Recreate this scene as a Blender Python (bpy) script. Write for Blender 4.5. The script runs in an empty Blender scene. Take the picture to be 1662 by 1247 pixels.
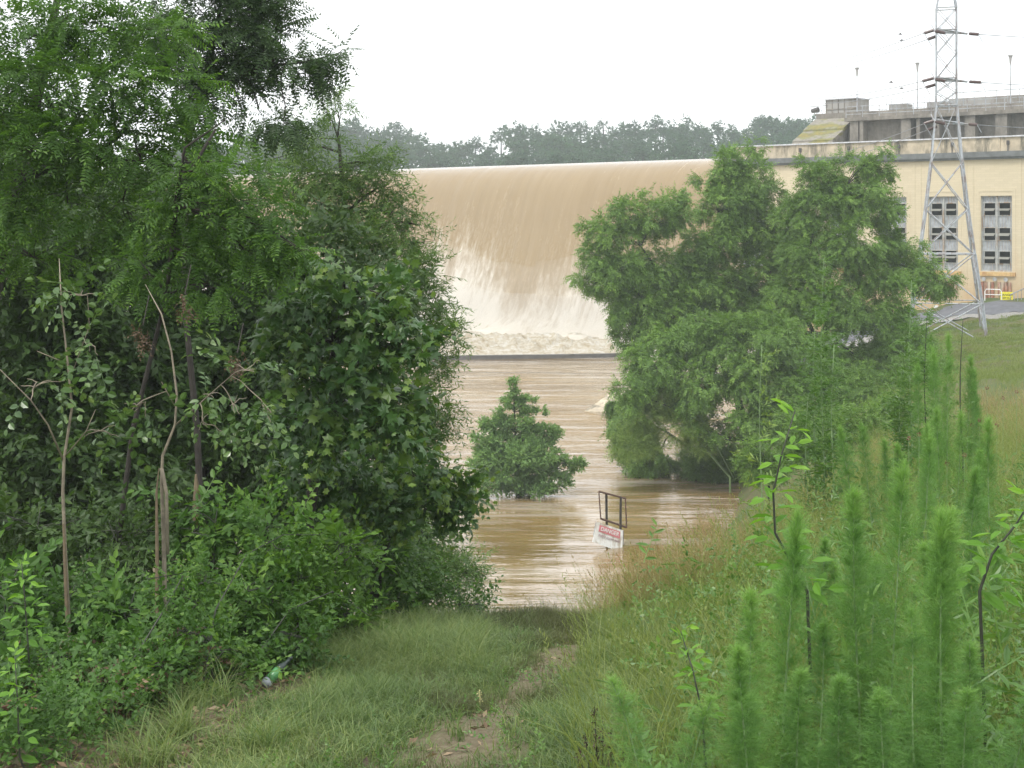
import bpy, math, random
import numpy as np
from mathutils import Vector, Matrix
S = bpy.context.scene
R = math.radians
# ------------------------------------------------------------------ camera, world, sun, exposure
FPX, HZ, CZ = 2308.0, 360.0, 12.0        # focal length in photo pixels, horizon row, eye height above the river
cam = bpy.data.cameras.new("camera"); cam.sensor_width = 36; cam.lens = 36 * FPX / 1662
cam.shift_y = -(623.5 - HZ) / 1662; cam.clip_start = .1; cam.clip_end = 3000
co = bpy.data.objects.new("camera", cam); S.collection.objects.link(co)
co.location = (0, 0, CZ); co.rotation_euler = (R(90), 0, 0); S.camera = co

SUN_EL, SUN_ROT = 58, 215
w = bpy.data.worlds.new("World"); S.world = w; w.use_nodes = True
nt = w.node_tree; nt.nodes.clear()
wo = nt.nodes.new('ShaderNodeOutputWorld'); bg = nt.nodes.new('ShaderNodeBackground')
sky = nt.nodes.new('ShaderNodeTexSky'); sky.sky_type = 'NISHITA'; sky.sun_disc = False
sky.sun_elevation = R(SUN_EL); sky.sun_rotation = R(SUN_ROT)
tc = nt.nodes.new('ShaderNodeTexCoord'); mp = nt.nodes.new('ShaderNodeMapping'); mp.inputs['Scale'].default_value = (2.2, 2.2, 7)
nz = nt.nodes.new('ShaderNodeTexNoise'); nz.inputs['Scale'].default_value = 1.6; nz.inputs['Detail'].default_value = 6
cr = nt.nodes.new('ShaderNodeValToRGB')
cr.color_ramp.elements[0].position = .30; cr.color_ramp.elements[0].color = (4.9, 5.3, 5.9, 1)
cr.color_ramp.elements[1].position = .46; cr.color_ramp.elements[1].color = (10.6, 10.7, 10.8, 1)
mx = nt.nodes.new('ShaderNodeMixRGB'); mx.inputs[0].default_value = .9
nt.links.new(tc.outputs['Generated'], mp.inputs['Vector']); nt.links.new(mp.outputs[0], nz.inputs['Vector'])
nt.links.new(nz.outputs['Fac'], cr.inputs[0]); nt.links.new(sky.outputs[0], mx.inputs[1]); nt.links.new(cr.outputs[0], mx.inputs[2])
nt.links.new(mx.outputs[0], bg.inputs['Color']); bg.inputs['Strength'].default_value = .1
nt.links.new(bg.outputs[0], wo.inputs['Surface'])
sl = bpy.data.lights.new("sun", 'SUN'); sl.energy = 1.5; sl.angle = R(14); sl.color = (1, .96, .9)
so = bpy.data.objects.new("sun", sl); S.collection.objects.link(so)
# sun stands behind the camera's left shoulder, high
az = R(SUN_ROT); d = Vector((math.sin(az) * math.cos(R(SUN_EL)), math.cos(az) * math.cos(R(SUN_EL)), math.sin(R(SUN_EL))))
so.rotation_euler = d.to_track_quat('Z', 'Y').to_euler()
S.view_settings.view_transform = 'Standard'; S.view_settings.look = 'None'; S.view_settings.gamma = 1
S.view_settings.exposure = 0.75
S.cycles.max_bounces = 6; S.cycles.diffuse_bounces = 3; S.cycles.transmission_bounces = 3; S.cycles.glossy_bounces = 2
S.cycles.volume_bounces = 1; S.cycles.use_denoising = True

# ------------------------------------------------------------------ helpers
rng = np.random.default_rng(7); random.seed(7)
def P(px, py, Y): return Vector(((px - 831) / FPX * Y, Y, CZ + (HZ - py) / FPX * Y))
def tag(o, label=None, cat=None, group=None, kind=None):
    if label: o['label'] = label
    if cat: o['category'] = cat
    if group: o['group'] = group
    if kind: o['kind'] = kind
    return o
def thing(name, loc, label, cat, group=None, rz=0):
    o = bpy.data.objects.new(name, None); S.collection.objects.link(o); o.location = loc; o.rotation_euler.z = rz
    o.empty_display_size = .2
    return tag(o, label, cat, group)
def copy_tree(o, parent=None):
    c = o.copy(); S.collection.objects.link(c); c.parent = parent
    for ch in list(o.children): copy_tree(ch, c)
    return c
def norm(v): return v / np.maximum(np.linalg.norm(v, axis=-1, keepdims=True), 1e-9)

class MB:
    """collects faces into ONE mesh"""
    def __init__(s): s.v = []; s.l = []; s.t = []; s.a = []; s.n = 0
    def raw(s, v, l, t, a=None):
        v = np.asarray(v, float).reshape(-1, 3); s.v.append(v); s.l.append(np.asarray(l, int).ravel() + s.n)
        s.t.append(np.asarray(t, int).ravel()); s.a.append(np.full(len(v), .5) if a is None else np.asarray(a, float)); s.n += len(v)
    def faces(s, v, fs, a=None): s.raw(v, [i for f in fs for i in f], [len(f) for f in fs], None if a is None else np.full(len(v), a))
    def box(s, c, sz, ax=None, a=None):
        c = np.array(c, float); h = np.array(sz, float) / 2
        ax = np.eye(3) if ax is None else np.array(ax, float)
        k = np.array([[x, y, z] for x in (-1, 1) for y in (-1, 1) for z in (-1, 1)]) * h
        s.faces(k @ ax + c, [(0, 1, 3, 2), (4, 6, 7, 5), (0, 4, 5, 1), (2, 3, 7, 6), (0, 2, 6, 4), (1, 5, 7, 3)], a)
    def tube(s, pts, rad, n=6, cap=True, a=None):
        pts = np.array([tuple(p) for p in pts], float); m = len(pts)
        rad = np.full(m, rad, float) if np.isscalar(rad) else np.array(rad, float)
        t = norm(np.gradient(pts, axis=0)); up = np.array([0, 0, 1.]) if abs(t[0][2]) < .9 else np.array([1., 0, 0])
        ring = []
        for i in range(m):
            u = up - t[i] * np.dot(up, t[i]); u /= max(np.linalg.norm(u), 1e-9); up = u; b = np.cross(t[i], u)
            th = np.arange(n) * 2 * math.pi / n
            ring.append(pts[i] + rad[i] * (np.outer(np.cos(th), u) + np.outer(np.sin(th), b)))
        v = np.concatenate(ring); f = []
        for i in range(m - 1):
            for k in range(n): f.append((i * n + k, i * n + (k + 1) % n, (i + 1) * n + (k + 1) % n, (i + 1) * n + k))
        if cap: f.append(tuple(range(n))[::-1]); f.append(tuple(range((m - 1) * n, m * n)))
        s.faces(v, f, a)
    def inst(s, T, loc, X, Z, sc, tint):
        """T = list of templates (v, loops, totals, tint); loc, X, Z (N,3); sc, tint (N,)"""
        N = len(loc); ch = rng.integers(0, len(T), N)
        X = norm(X); Z = Z - X * (Z * X).sum(1, keepdims=True); Z = norm(Z); Y = np.cross(Z, X)
        for k, (tv, tl, tt, ta) in enumerate(T):
            ix = np.where(ch == k)[0]
            if not len(ix): continue
            M = np.stack([X[ix], Y[ix], Z[ix]], 1) * np.asarray(sc)[ix, None, None]
            v = np.einsum('vk,nkj->nvj', tv, M) + loc[ix][:, None, :]
            l = (tl[None, :] + (np.arange(len(ix)) * len(tv))[:, None])
            a = (ta[None, :] + np.asarray(tint)[ix][:, None])
            s.raw(v.reshape(-1, 3), l.ravel(), np.tile(tt, len(ix)), a.ravel())
    def build(s, name, mat, parent=None, smooth=False, uv=None, world=True):
        v = np.concatenate(s.v); l = np.concatenate(s.l); t = np.concatenate(s.t); a = np.concatenate(s.a)
        if parent is not None and world:
            q = parent; off = np.array(q.location)
            while q.parent: q = q.parent; off = off + np.array(q.location)
            v = v - off
        me = bpy.data.meshes.new(name); me.vertices.add(len(v)); me.vertices.foreach_set('co', v.astype(np.float32).ravel())
        me.loops.add(len(l)); me.loops.foreach_set('vertex_index', l.astype(np.int32))
        me.polygons.add(len(t)); me.polygons.foreach_set('loop_start', (np.cumsum(t) - t).astype(np.int32))
        me.polygons.foreach_set('loop_total', t.astype(np.int32))
        me.polygons.foreach_set('use_smooth', np.full(len(t), bool(smooth)))
        me.update(calc_edges=True)
        at = me.attributes.new('tint', 'FLOAT', 'POINT'); at.data.foreach_set('value', np.clip(a, 0, 1).astype(np.float32))
        if uv is not None:
            ul = me.uv_layers.new(name='UVMap'); ul.data.foreach_set('uv', uv[l].astype(np.float32).ravel())
        me.materials.append(mat)
        o = bpy.data.objects.new(name, me); S.collection.objects.link(o)
        if parent is not None: o.parent = parent
        return o

# ------------------------------------------------------------------ materials
def newmat(name):
    m = bpy.data.materials.new(name); m.use_nodes = True; nt = m.node_tree
    return m, nt, nt.nodes['Principled BSDF']
def ramp(nt, stops, fac):
    c = nt.nodes.new('ShaderNodeValToRGB'); e = c.color_ramp.elements
    while len(e) < len(stops): e.new(.5)
    for k, (p, col) in enumerate(stops): e[k].position = p; e[k].color = (*col, 1)
    nt.links.new(fac, c.inputs[0]); return c.outputs[0]
def noise(nt, scale, det=4, vec=None, rough=.55, dist=0):
    n = nt.nodes.new('ShaderNodeTexNoise'); n.inputs['Scale'].default_value = scale; n.inputs['Detail'].default_value = det
    n.inputs['Roughness'].default_value = rough; n.inputs['Distortion'].default_value = dist
    if vec is not None: nt.links.new(vec, n.inputs['Vector'])
    return n.outputs['Fac']
def mapped(nt, scale, rot=(0, 0, 0), src='Object'):
    t = nt.nodes.new('ShaderNodeTexCoord'); m = nt.nodes.new('ShaderNodeMapping')
    m.inputs['Scale'].default_value = scale; m.inputs['Rotation'].default_value = rot
    nt.links.new(t.outputs[src], m.inputs['Vector']); return m.outputs[0]
def mix(nt, fac, a, b, mode='MIX'):
    m = nt.nodes.new('ShaderNodeMixRGB'); m.blend_type = mode
    for k, x in enumerate((fac, a, b)):
        if hasattr(x, 'links'): nt.links.new(x, m.inputs[k])
        elif k == 0: m.inputs[0].default_value = x
        else: m.inputs[k].default_value = (*x, 1)
    return m.outputs[0]
def math_(nt, op, a, b=0):
    m = nt.nodes.new('ShaderNodeMath'); m.operation = op
    for k, x in enumerate((a, b)):
        if hasattr(x, 'links'): nt.links.new(x, m.inputs[k])
        else: m.inputs[k].default_value = x
    return m.outputs[0]
def bump(nt, b, h, strength, dist):
    n = nt.nodes.new('ShaderNodeBump'); n.inputs['Strength'].default_value = strength; n.inputs['Distance'].default_value = dist
    nt.links.new(h, n.inputs['Height']); nt.links.new(n.outputs[0], b.inputs['Normal'])
def attr(nt, name='tint'):
    a = nt.nodes.new('ShaderNodeAttribute'); a.attribute_name = name; return a.outputs['Fac']
def objrand(nt):
    return nt.nodes.new('ShaderNodeObjectInfo').outputs['Random']
def leafmat(name, dark, mid, light, trans=.35, rough=.45, spec=.35):
    m, nt, b = newmat(name)
    dark, mid, light = [(c[0] * 1.38, c[1] * 1.12, c[2] * .92) if c[1] > c[0] * 1.2 else c for c in (dark, mid, light)]
    col = ramp(nt, [(0, dark), (.55, mid), (1, light)], math_(nt, 'ADD', attr(nt), math_(nt, 'MULTIPLY', math_(nt, 'SUBTRACT', objrand(nt), .5), .4 if name == 'thread_leaf' else 0)))
    nt.links.new(col, b.inputs['Base Color']); b.inputs['Roughness'].default_value = rough; b.inputs['Specular IOR Level'].default_value = spec
    tr = nt.nodes.new('ShaderNodeBsdfTranslucent'); ms = nt.nodes.new('ShaderNodeMixShader'); ms.inputs[0].default_value = trans
    nt.links.new(mix(nt, 1, col, (1.25, 1.3, .6), 'MULTIPLY'), tr.inputs[0])
    nt.links.new(b.outputs[0], ms.inputs[1]); nt.links.new(tr.outputs[0], ms.inputs[2])
    nt.links.new(ms.outputs[0], nt.nodes['Material Output'].inputs['Surface'])
    return m
def plain(name, col, rough=.6, metal=0, var=.25, scale=6, bumpy=.2, dirt=None, spec=.5):
    m, nt, b = newmat(name); n = noise(nt, scale, 6, mapped(nt, (1, 1, 1)))
    c0 = tuple(x * (1 - var) for x in col); c1 = tuple(min(1, x * (1 + var)) for x in col)
    c = ramp(nt, [(.3, c0), (.7, c1)], n)
    if dirt:
        n2 = noise(nt, scale * .4, 8, mapped(nt, (1.5, 1.5, .4)), .7); c = mix(nt, ramp(nt, [(.48, (0, 0, 0)), (.62, (1, 1, 1))], n2), c, dirt)
    nt.links.new(c, b.inputs['Base Color']); b.inputs['Roughness'].default_value = rough; b.inputs['Metallic'].default_value = metal
    b.inputs['Specular IOR Level'].default_value = spec
    if bumpy: bump(nt, b, noise(nt, scale * 5, 5, mapped(nt, (1, 1, 1))), bumpy, .01)
    return m
M = {}
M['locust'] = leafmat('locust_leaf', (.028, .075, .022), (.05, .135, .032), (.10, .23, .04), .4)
M['locustdark'] = leafmat('shaded_locust_leaf', (.022, .055, .024), (.035, .085, .032), (.06, .13, .045), .3)  # darker copy of the locust leaf, backlit shade put into its colour
M['willowoak'] = leafmat('narrow_leaf', (.04, .09, .03), (.065, .15, .045), (.13, .24, .07), .35)
M['maple'] = leafmat('lobed_leaf', (.024, .065, .028), (.045, .12, .04), (.13, .24, .05), .3, .4, .5)
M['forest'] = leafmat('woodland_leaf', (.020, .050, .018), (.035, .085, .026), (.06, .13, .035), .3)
M['shrub'] = leafmat('bramble_leaf', (.03, .085, .025), (.055, .15, .035), (.12, .26, .05), .35)
M['shrubbright'] = leafmat('bright_shrub_leaf', (.05, .13, .025), (.085, .21, .04), (.16, .32, .06), .4)
M['glossy'] = leafmat('glossy_leaf', (.03, .08, .03), (.06, .14, .045), (.12, .22, .07), .25, .28, .6)
M['righttree'] = leafmat('feathery_leaf', (.055, .13, .038), (.10, .225, .052), (.17, .34, .07), .32)
M['sycamore'] = leafmat('sycamore_leaf', (.075, .17, .075), (.13, .27, .11), (.20, .38, .15), .35)
M['willow'] = leafmat('pale_willow_leaf', (.09, .18, .06), (.15, .28, .085), (.23, .38, .12), .35)
M['fennel'] = leafmat('thread_leaf', (.055, .16, .055), (.095, .245, .075), (.17, .36, .115), .4)
M['weed'] = leafmat('weed_leaf', (.045, .12, .035), (.075, .19, .05), (.14, .29, .08), .35, .35, .5)
M['poke'] = leafmat('broad_weed_leaf', (.06, .17, .03), (.10, .27, .045), (.17, .38, .06), .45)
M['grass'] = leafmat('turf_blade', (.05, .10, .045), (.095, .185, .075), (.20, .29, .13), .35)
M['meadow'] = leafmat('meadow_blade', (.08, .15, .05), (.14, .22, .065), (.26, .30, .11), .35)
M['golden'] = leafmat('golden_blade', (.16, .12, .05), (.27, .205, .09), (.38, .31, .16), .3)
M['dark_tuft'] = leafmat('rush_blade', (.05, .07, .04), (.08, .11, .05), (.14, .16, .08), .2)
M['ridge'] = leafmat('ridge_leaf', (.016, .055, .030), (.028, .085, .042), (.05, .13, .055), .1, .7, .1)
M['deadleaf'] = leafmat('dead_leaf', (.07, .045, .03), (.17, .11, .065), (.34, .25, .16), .2)
M['redhead'] = leafmat('red_flower', (.14, .04, .03), (.22, .08, .06), (.34, .16, .12), .1)
M['dock'] = leafmat('dock_seed', (.03, .012, .01), (.06, .022, .018), (.10, .035, .03), .1)
M['bark'] = plain('dark_bark', (.035, .03, .025), .9, var=.4, scale=12, bumpy=.8)
M['palebark'] = plain('pale_bark', (.22, .19, .14), .85, var=.3, scale=14, bumpy=.6)
M['woodraw'] = plain('split_wood', (.17, .13, .08), .8, var=.35, scale=9, bumpy=.5)
M['rust'] = plain('rusty_steel', (.10, .055, .04), .75, var=.5, scale=20)
M['galv'] = plain('galvanised_steel', (.40, .43, .46), .55, .3, var=.15, scale=8, dirt=(.25, .2, .18))
M['whitepaint'] = plain('white_board', (.78, .80, .80), .5, var=.06, scale=8, dirt=(.45, .40, .33))
M['redpaint'] = plain('red_panel', (.60, .20, .23), .5, var=.1)
M['greyletter'] = plain('grey_lettering', (.36, .26, .28), .6, var=.2)
M['white'] = plain('white_paint', (.8, .8, .8), .5, var=.03)
M['yellow'] = plain('yellow_sign', (.80, .72, .03), .5, var=.06)
M['black'] = plain('black_lettering', (.05, .05, .02), .6)
M['stemgreen'] = plain('pale_green_stem', (.20, .30, .13), .6, var=.25, scale=30, bumpy=0)
M['stemdark'] = plain('dark_stem', (.04, .045, .03), .6, var=.2, scale=30, bumpy=0)
M['insul'] = plain('brown_porcelain', (.075, .04, .035), .3, var=.15)
M['wire'] = plain('steel_wire', (.22, .23, .25), .5, .4, bumpy=0)
M['road'] = plain('asphalt', (.13, .135, .15), .9, var=.2, scale=2)
M['gravel'] = plain('gravel', (.28, .27, .25), .95, var=.4, scale=14, bumpy=.8)
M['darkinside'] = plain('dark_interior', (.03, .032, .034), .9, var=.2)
M['winframe'] = plain('window_frame', (.40, .41, .39), .6, var=.15, scale=5, dirt=(.30, .20, .12))
M['sash'] = plain('open_sash', (.24, .24, .21), .5, var=.1)

# ------------------------------------------------------------------ leaf templates
def leafshape(kind, L, W, fold=.12):
    if kind == 'quad': return np.array([(0, 0, 0), (.45 * L, W / 2, fold * W), (L, 0, 0), (.45 * L, -W / 2, fold * W)]), [(0, 1, 2, 3)]
    if kind == 'hex':
        return np.array([(0, 0, 0), (.28 * L, W * .45, fold * W), (.66 * L, W * .42, fold * W), (L, 0, -.06 * L), (.66 * L, -W * .42, fold * W), (.28 * L, -W * .45, fold * W)]), [(0, 3, 2, 1), (0, 5, 4, 3)]
    if kind == 'star':
        an = [180, 125, 105, 80, 52, 24, 0, -24, -52, -80, -105, -125]; ra = [.42, .34, .52, .30, .58, .33, .62, .33, .58, .30, .52, .34]
        v = [(.42 * L, 0, .03 * L)] + [(.42 * L + math.cos(R(a)) * r * L, math.sin(R(a)) * r * W, -.10 * L * r * r * 4 * rng.uniform(.4, 1)) for a, r in zip(an, ra)]
        return np.array(v), [(0, 1 + i, 1 + (i + 1) % 12) for i in range(12)]
def rotm(yaw, pitch, roll):
    return np.array(Matrix.Rotation(yaw, 3, 'Z') @ Matrix.Rotation(pitch, 3, 'Y') @ Matrix.Rotation(roll, 3, 'X'))
def spray(n, L, ll, lw, kind='hex', ang=55, droop=.3, jit=18, tipsmall=.6, twig=.006, opposite=False):
    V, Lp, T, A = [], [], [], []; c = 0
    def put(v, fs, a):
        nonlocal c
        V.append(v); A.append(np.full(len(v), a))
        for f in fs: Lp.extend(i + c for i in f); T.append(len(f))
        c += len(v)
    zc = lambda x: -droop * (x / L) ** 2 * L * .5
    if twig:
        v = []; fs = []
        for i in range(4):
            x = L * i / 3; ww = twig * (1 - .6 * i / 3) / 2; v += [(x, -ww, zc(x)), (x, ww, zc(x))]
            if i: fs.append((2 * i - 2, 2 * i - 1, 2 * i + 1, 2 * i))
        put(np.array(v), fs, .1)
    for i in range(n):
        if opposite: k = i // 2; x = L * (.12 + .88 * k / max(1, (n - 1) // 2)); s = 1 if i % 2 else -1
        else: x = L * (.1 + .9 * i / max(1, n - 1)); s = 1 if i % 2 else -1
        if i == n - 1: s = 0; x = L
        k = (1 - (1 - tipsmall) * (x / L) ** 2) * rng.uniform(.85, 1.1)
        v, fs = leafshape(kind, ll * k, lw * k)
        slope = math.atan(droop * x / L)
        m = rotm(R(s * ang + rng.normal(0, jit)), slope * .6 + R(rng.normal(0, jit * .7)) + droop * .3, R(rng.normal(0, jit * 1.1)))
        put(v @ m.T + np.array([x, 0, zc(x)]), fs, rng.normal(0, .12) + .12 * (x / L > .8))
    return (np.concatenate(V), np.array(Lp), np.array(T), np.concatenate(A))
T = {}
T['locust'] = [spray(17, .24, .045, .019, 'hex', 72, .35, 10, .8, .003, True) for _ in range(5)]
T['locustfar'] = [spray(11, .55, .19, .07, 'quad', 58, .5, 18, .7, .008, True) for _ in range(4)]
T['willowoak'] = [spray(13, .30, .085, .017, 'quad', 45, .25, 25, .8, .005) for _ in range(5)]
T['ovate'] = [spray(9, .30, .085, .045, 'hex', 55, .25, 24, .7, .006) for _ in range(5)]
T['forest'] = [spray(10, .5, .14, .075, 'quad', 55, .35, 26, .8, .008) for _ in range(4)]
T['maple'] = [spray(5, .30, rng.uniform(.10, .16), rng.uniform(.11, .17), 'star', 60, .45, 36, .55, .007) for _ in range(7)] + [spray(8, .30, .08, .05, 'hex', 55, .3, 30, .7, .006) for _ in range(3)]
T['small'] = [spray(11, .22, .045, .026, 'quad', 55, .2, 26, .7, .004) for _ in range(5)]
T['glossy'] = [spray(7, .30, .075, .055, 'hex', 60, .3, 20, .8, .005) for _ in range(5)]
T['pale'] = [spray(12, .35, .11, .022, 'quad', 35, .15, 22, .8, .006) for _ in range(4)]
T['syc'] = [spray(7, .32, .13, .12, 'hex', 60, .15, 26, .8, .01) for _ in range(5)]
T['weed'] = [spray(9, .25, .075, .02, 'hex', 55, .35, 24, .7, .005) for _ in range(4)]
T['clump'] = [spray(9, 1.5, .9, .8, 'quad', 70, .2, 40, .7, 0) for _ in range(4)]

def near_seg(p, path):
    best = None
    for i in range(len(path) - 1):
        a, b = path[i][:3], path[i + 1][:3]; ab = b - a; t = np.clip(np.dot(p - a, ab) / max(np.dot(ab, ab), 1e-9), 0, 1)
        q = a + ab * t; dd = np.linalg.norm(p - q) + .6 * max(0, q[2] - p[2] + .3)
        if best is None or dd < best[0]: best = (dd, q, path[i][3] * (1 - t) + path[i + 1][3] * t)
    return best[1], best[2]
def limb(mb, a, b, r0, r1, n=5, sag=.08, wig=.05):
    a = np.array(a, float); b = np.array(b, float); L = np.linalg.norm(b - a); k = 5
    pts = []
    for i in range(k):
        t = i / (k - 1); p = a + (b - a) * t; p[2] += sag * L * math.sin(math.pi * t); 
        if 0 < i < k - 1: p = p + rng.normal(0, wig * L * .4, 3)
        pts.append(p)
    mb.tube(pts, np.linspace(r0, r1, k), n, cap=False); return pts
def crown_blob(cb, tb, c, r, tmpl, slen, sarea_px, Y, cov, droop, origin, r0, nsub=None, upn=.8, tint=.5, fill=.35, sc=(.75, 1.2), rpx=None):
    """one clump of a crown: sub clumps on its shell, leafy sprays round each"""
    c = np.array(c, float); r = np.array(r, float)
    rp = rpx if rpx else (r[0] * r[2]) ** .5 * FPX / Y
    n = int(cov * math.pi * rp * rp / sarea_px); n = max(8, n)
    ns = nsub or max(5, int(min(40, n / (14 if Y < 40 else 38))))
    d = norm(rng.normal(0, 1, (ns, 3))); d[:, 2] = d[:, 2] * .9 + .12
    sub = c + d * r * (rng.uniform(fill, 1.05, (ns, 1)))
    if tb is not None:
        o = np.array(origin, float)
        limb(tb, o, c, r0, max(.25 * r0, .004), 5)
        for q in sub: limb(tb, c + (o - c) * rng.uniform(0, .35), q, max(.22 * r0, .004), .002 + .03 * r0, 3, .05, .09)
    ix = rng.integers(0, ns, n)
    sr = np.minimum(r.mean() * (.36 if Y < 40 else .27), r) 
    pos = sub[ix] + rng.normal(0, .55, (n, 3)) * sr * np.array([1, 1, .75])
    out = norm((pos - c) / r) * .8 + norm(pos - sub[ix]) * .7 + rng.normal(0, .35, (n, 3))
    X = norm(out) + np.array([0, 0, -droop]) 
    Z = np.array([0, 0, upn]) + rng.normal(0, .38, (n, 3)) + norm(pos - c) * .25
    s = rng.uniform(sc[0], sc[1], n) * slen
    st = rng.normal(0, .09, ns)
    cb.inst(T[tmpl], pos, X, Z, s, tint + st[ix] + rng.normal(0, .08, n))
SAREA = {}   # image area of a spray of unit scale at 1 m, in px^2 (leaf area only)
for k, tt in T.items():
    a = 0
    for v, l, t, _ in tt:
        i = 0
        for c in t:
            q = v[l[i:i + c]]; i += c
            for j in range(1, c - 1): a += .5 * np.linalg.norm(np.cross(q[j] - q[0], q[j + 1] - q[0]))
    SAREA[k] = a / len(tt) * FPX ** 2
COVK = 2.3
def tree(name, label, cat, trunk, blobs, tmpl, mat, bark='bark', size=1.0, cov=2.2, droop=.3, group=None, tint=.5, r0=.05, trunk_extra=(), fill=.35, base=None, yjit=.5, r0b=None, sizevar=0):
    """trunk: [(px,py,Y,rad)] ; blobs: [(px,py,Y,rx_px,rz_px)]"""
    tp = [np.array([*P(a, b, c), r]) for a, b, c, r in trunk]
    if base is None:
        g = tp[0]; gz = float(H(g[0], g[1])); tp = [np.array([g[0], g[1], gz - .2, g[3] * 1.15])] + tp if gz < g[2] else tp
    root = thing(name, Vector(tp[0][:3]), label, cat, group)
    tb, cb = MB(), MB(); cov = cov * COVK; lim = .72
    tb.tube([p[:3] for p in tp], [p[3] * lim for p in tp], 8)
    paths = [tp]
    for ex in trunk_extra:
        q = [np.array([*P(a, b, c), r]) for a, b, c, r in ex]; tb.tube([p[:3] for p in q], [p[3] * lim for p in q], 6); paths.append(q)
    for b in blobs:
        px, py, Y, rx, rz = b[:5]; cv = cov * (b[5] if len(b) > 5 else 1)
        c = np.array(P(px, py, Y)); k = Y / FPX
        r = np.array([rx * k, (rx + rz) * .5 * k * (1 + .0), rz * k])
        best = min((near_seg(c, pp) for pp in paths), key=lambda q: np.linalg.norm(q[0] - c))
        rr = min(best[1] * .6, r0b if r0b else .02 + .022 * float(np.linalg.norm(best[0] - c)))
        crown_blob(cb, tb, c, r, tmpl, size, SAREA[tmpl] * size ** 2 * .6 / Y ** 2, Y, cv, droop, best[0], rr, tint=tint, fill=fill, sc=(.5, 1.45) if sizevar else (.75, 1.2))
    tb.build('trunk', M[bark], root, True); cb.build('crown', M[mat], root)
    return root

# ------------------------------------------------------------------ terrain
def sm(x): return 1 / (1 + np.exp(-np.clip(x, -30, 30)))
def H(x, y):
    x = np.asarray(x, float); y = np.asarray(y, float)
    zc = np.interp(y, [-10, 0, 6.8, 11.6, 12.6, 14.5, 20, 30, 37, 45, 60, 400], [11.6, 10.4, 9.42, 8.62, 8.35, 7.55, 5.5, 2.1, 0, -1.2, -2, -2.5])
    zr = np.interp(y, [-10, 0, 5, 12, 20, 30, 40, 60, 85, 400], [11.6, 10.4, 9.95, 9.05, 8.2, 7.4, 6.7, 5.75, 6.05, 6.1])
    zl = np.interp(y, [-10, 0, 12, 20, 30, 45, 60, 400], [11.6, 10.4, 8.7, 6.6, 4.2, 2.2, 1.5, 2.5])
    xe = np.interp(y, [-10, 0, 12, 25, 45, 64, 90, 100, 400], [.5, .6, 1.6, 4.1, 8.8, 12.8, 19, 20, 50])
    xl = np.interp(y, [-10, 0, 12, 25, 40, 60, 100, 200], [-2.5, -2.5, -2.8, -3.5, -6, -15, -34, -60])
    wr = sm((x - xe) / (.45 + .03 * np.maximum(y, 0))); wl = sm((xl - x) / (.5 + .03 * np.maximum(y, 0)))
    z = zc + (zr - zc) * wr; z = z + (zl - z) * wl
    z = z + wr * np.clip((y - 70) / 15, 0, 1) * np.clip((x - 30) * .10, -.9, 1.2)
    z = z + (.05 * np.sin(x * 1.7 + y * .9) * np.sin(y * 1.3 - x * .6) + .025 * np.sin(x * 4.1 + 1) * np.sin(y * 3.7 + x)) * np.clip(.5 + y / 14, .5, 3)
    z = z + wr * np.clip((y - 14) / 10, 0, 1) * .18 * np.sin(x * .55 + 2) * np.sin(y * .33)
    return z
def vnoise(x, y, s, seed=0):
    r = np.random.default_rng(seed); g = r.random((64, 64))
    x = np.asarray(x) * s + 31.7; y = np.asarray(y) * s + 17.3; i = np.floor(x).astype(int); j = np.floor(y).astype(int); fx = x - i; fy = y - j
    fx = fx * fx * (3 - 2 * fx); fy = fy * fy * (3 - 2 * fy); G = lambda a, b: g[a % 64, b % 64]
    return (G(i, j) * (1 - fx) + G(i + 1, j) * fx) * (1 - fy) + (G(i, j + 1) * (1 - fx) + G(i + 1, j + 1) * fx) * fy
def fbm(x, y, s, seed=0): return .5 * vnoise(x, y, s, seed) + .3 * vnoise(x, y, s * 2.1, seed + 1) + .2 * vnoise(x, y, s * 4.3, seed + 2)
def bare(x, y):
    """bare earth: the worn path and patches, the littered rim under the left thicket"""
    x = np.asarray(x, float); y = np.asarray(y, float)
    pc = np.interp(y, [4, 6.5, 7.5, 8.5, 9.5, 10.5, 12], [-.45, -.35, -.15, .0, .28, .42, .45])
    p = np.exp(-((x - pc) / np.interp(y, [6, 8, 10, 12], [.5, .36, .22, .2])) ** 2) * (.5 + 1.0 * fbm(x, y, 1.7, 5))
    le = np.interp(y, [4, 7, 9, 11, 12.5], [-1.7, -1.75, -1.55, -1.6, -1.5])
    q = np.exp(-((x - le) / .36) ** 2) * (.35 + 1.3 * fbm(x, y, 1.3, 9)) * (y < 11.5)
    f = (x < le - .2) * .8
    return np.clip(np.maximum(np.maximum(p, q), f), 0, 1)
xs = np.concatenate([np.arange(-130, -20, 5), np.arange(-20, -5, .6), np.arange(-5, 7, .14), np.arange(7, 45, .6), np.arange(45, 160, 5)])
ys = np.concatenate([np.arange(-12, 3, .8), np.arange(3, 15, .14), np.arange(15, 50, .4), np.arange(50, 125, .8), np.arange(125, 420, 8)])
def grid(xs, ys, zf):
    X, Y = np.meshgrid(xs, ys); v = np.stack([X, Y, zf(X, Y)], -1).reshape(-1, 3); nx, ny = len(xs), len(ys)
    i = (np.arange(ny - 1)[:, None] * nx + np.arange(nx - 1)[None]).ravel()
    return v, np.stack([i, i + 1, i + 1 + nx, i + nx], 1)
gv, gf = grid(xs, ys, H)
m, nt, b = newmat('ground_earth')
n1 = noise(nt, 1.1, 8, mapped(nt, (1, 1, 1)), .65); n2 = noise(nt, 22, 6, mapped(nt, (1, 1, 1)), .7)
soil = ramp(nt, [(.25, (.10, .08, .05)), (.5, (.17, .14, .09)), (.75, (.26, .225, .155))], n2)
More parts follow.
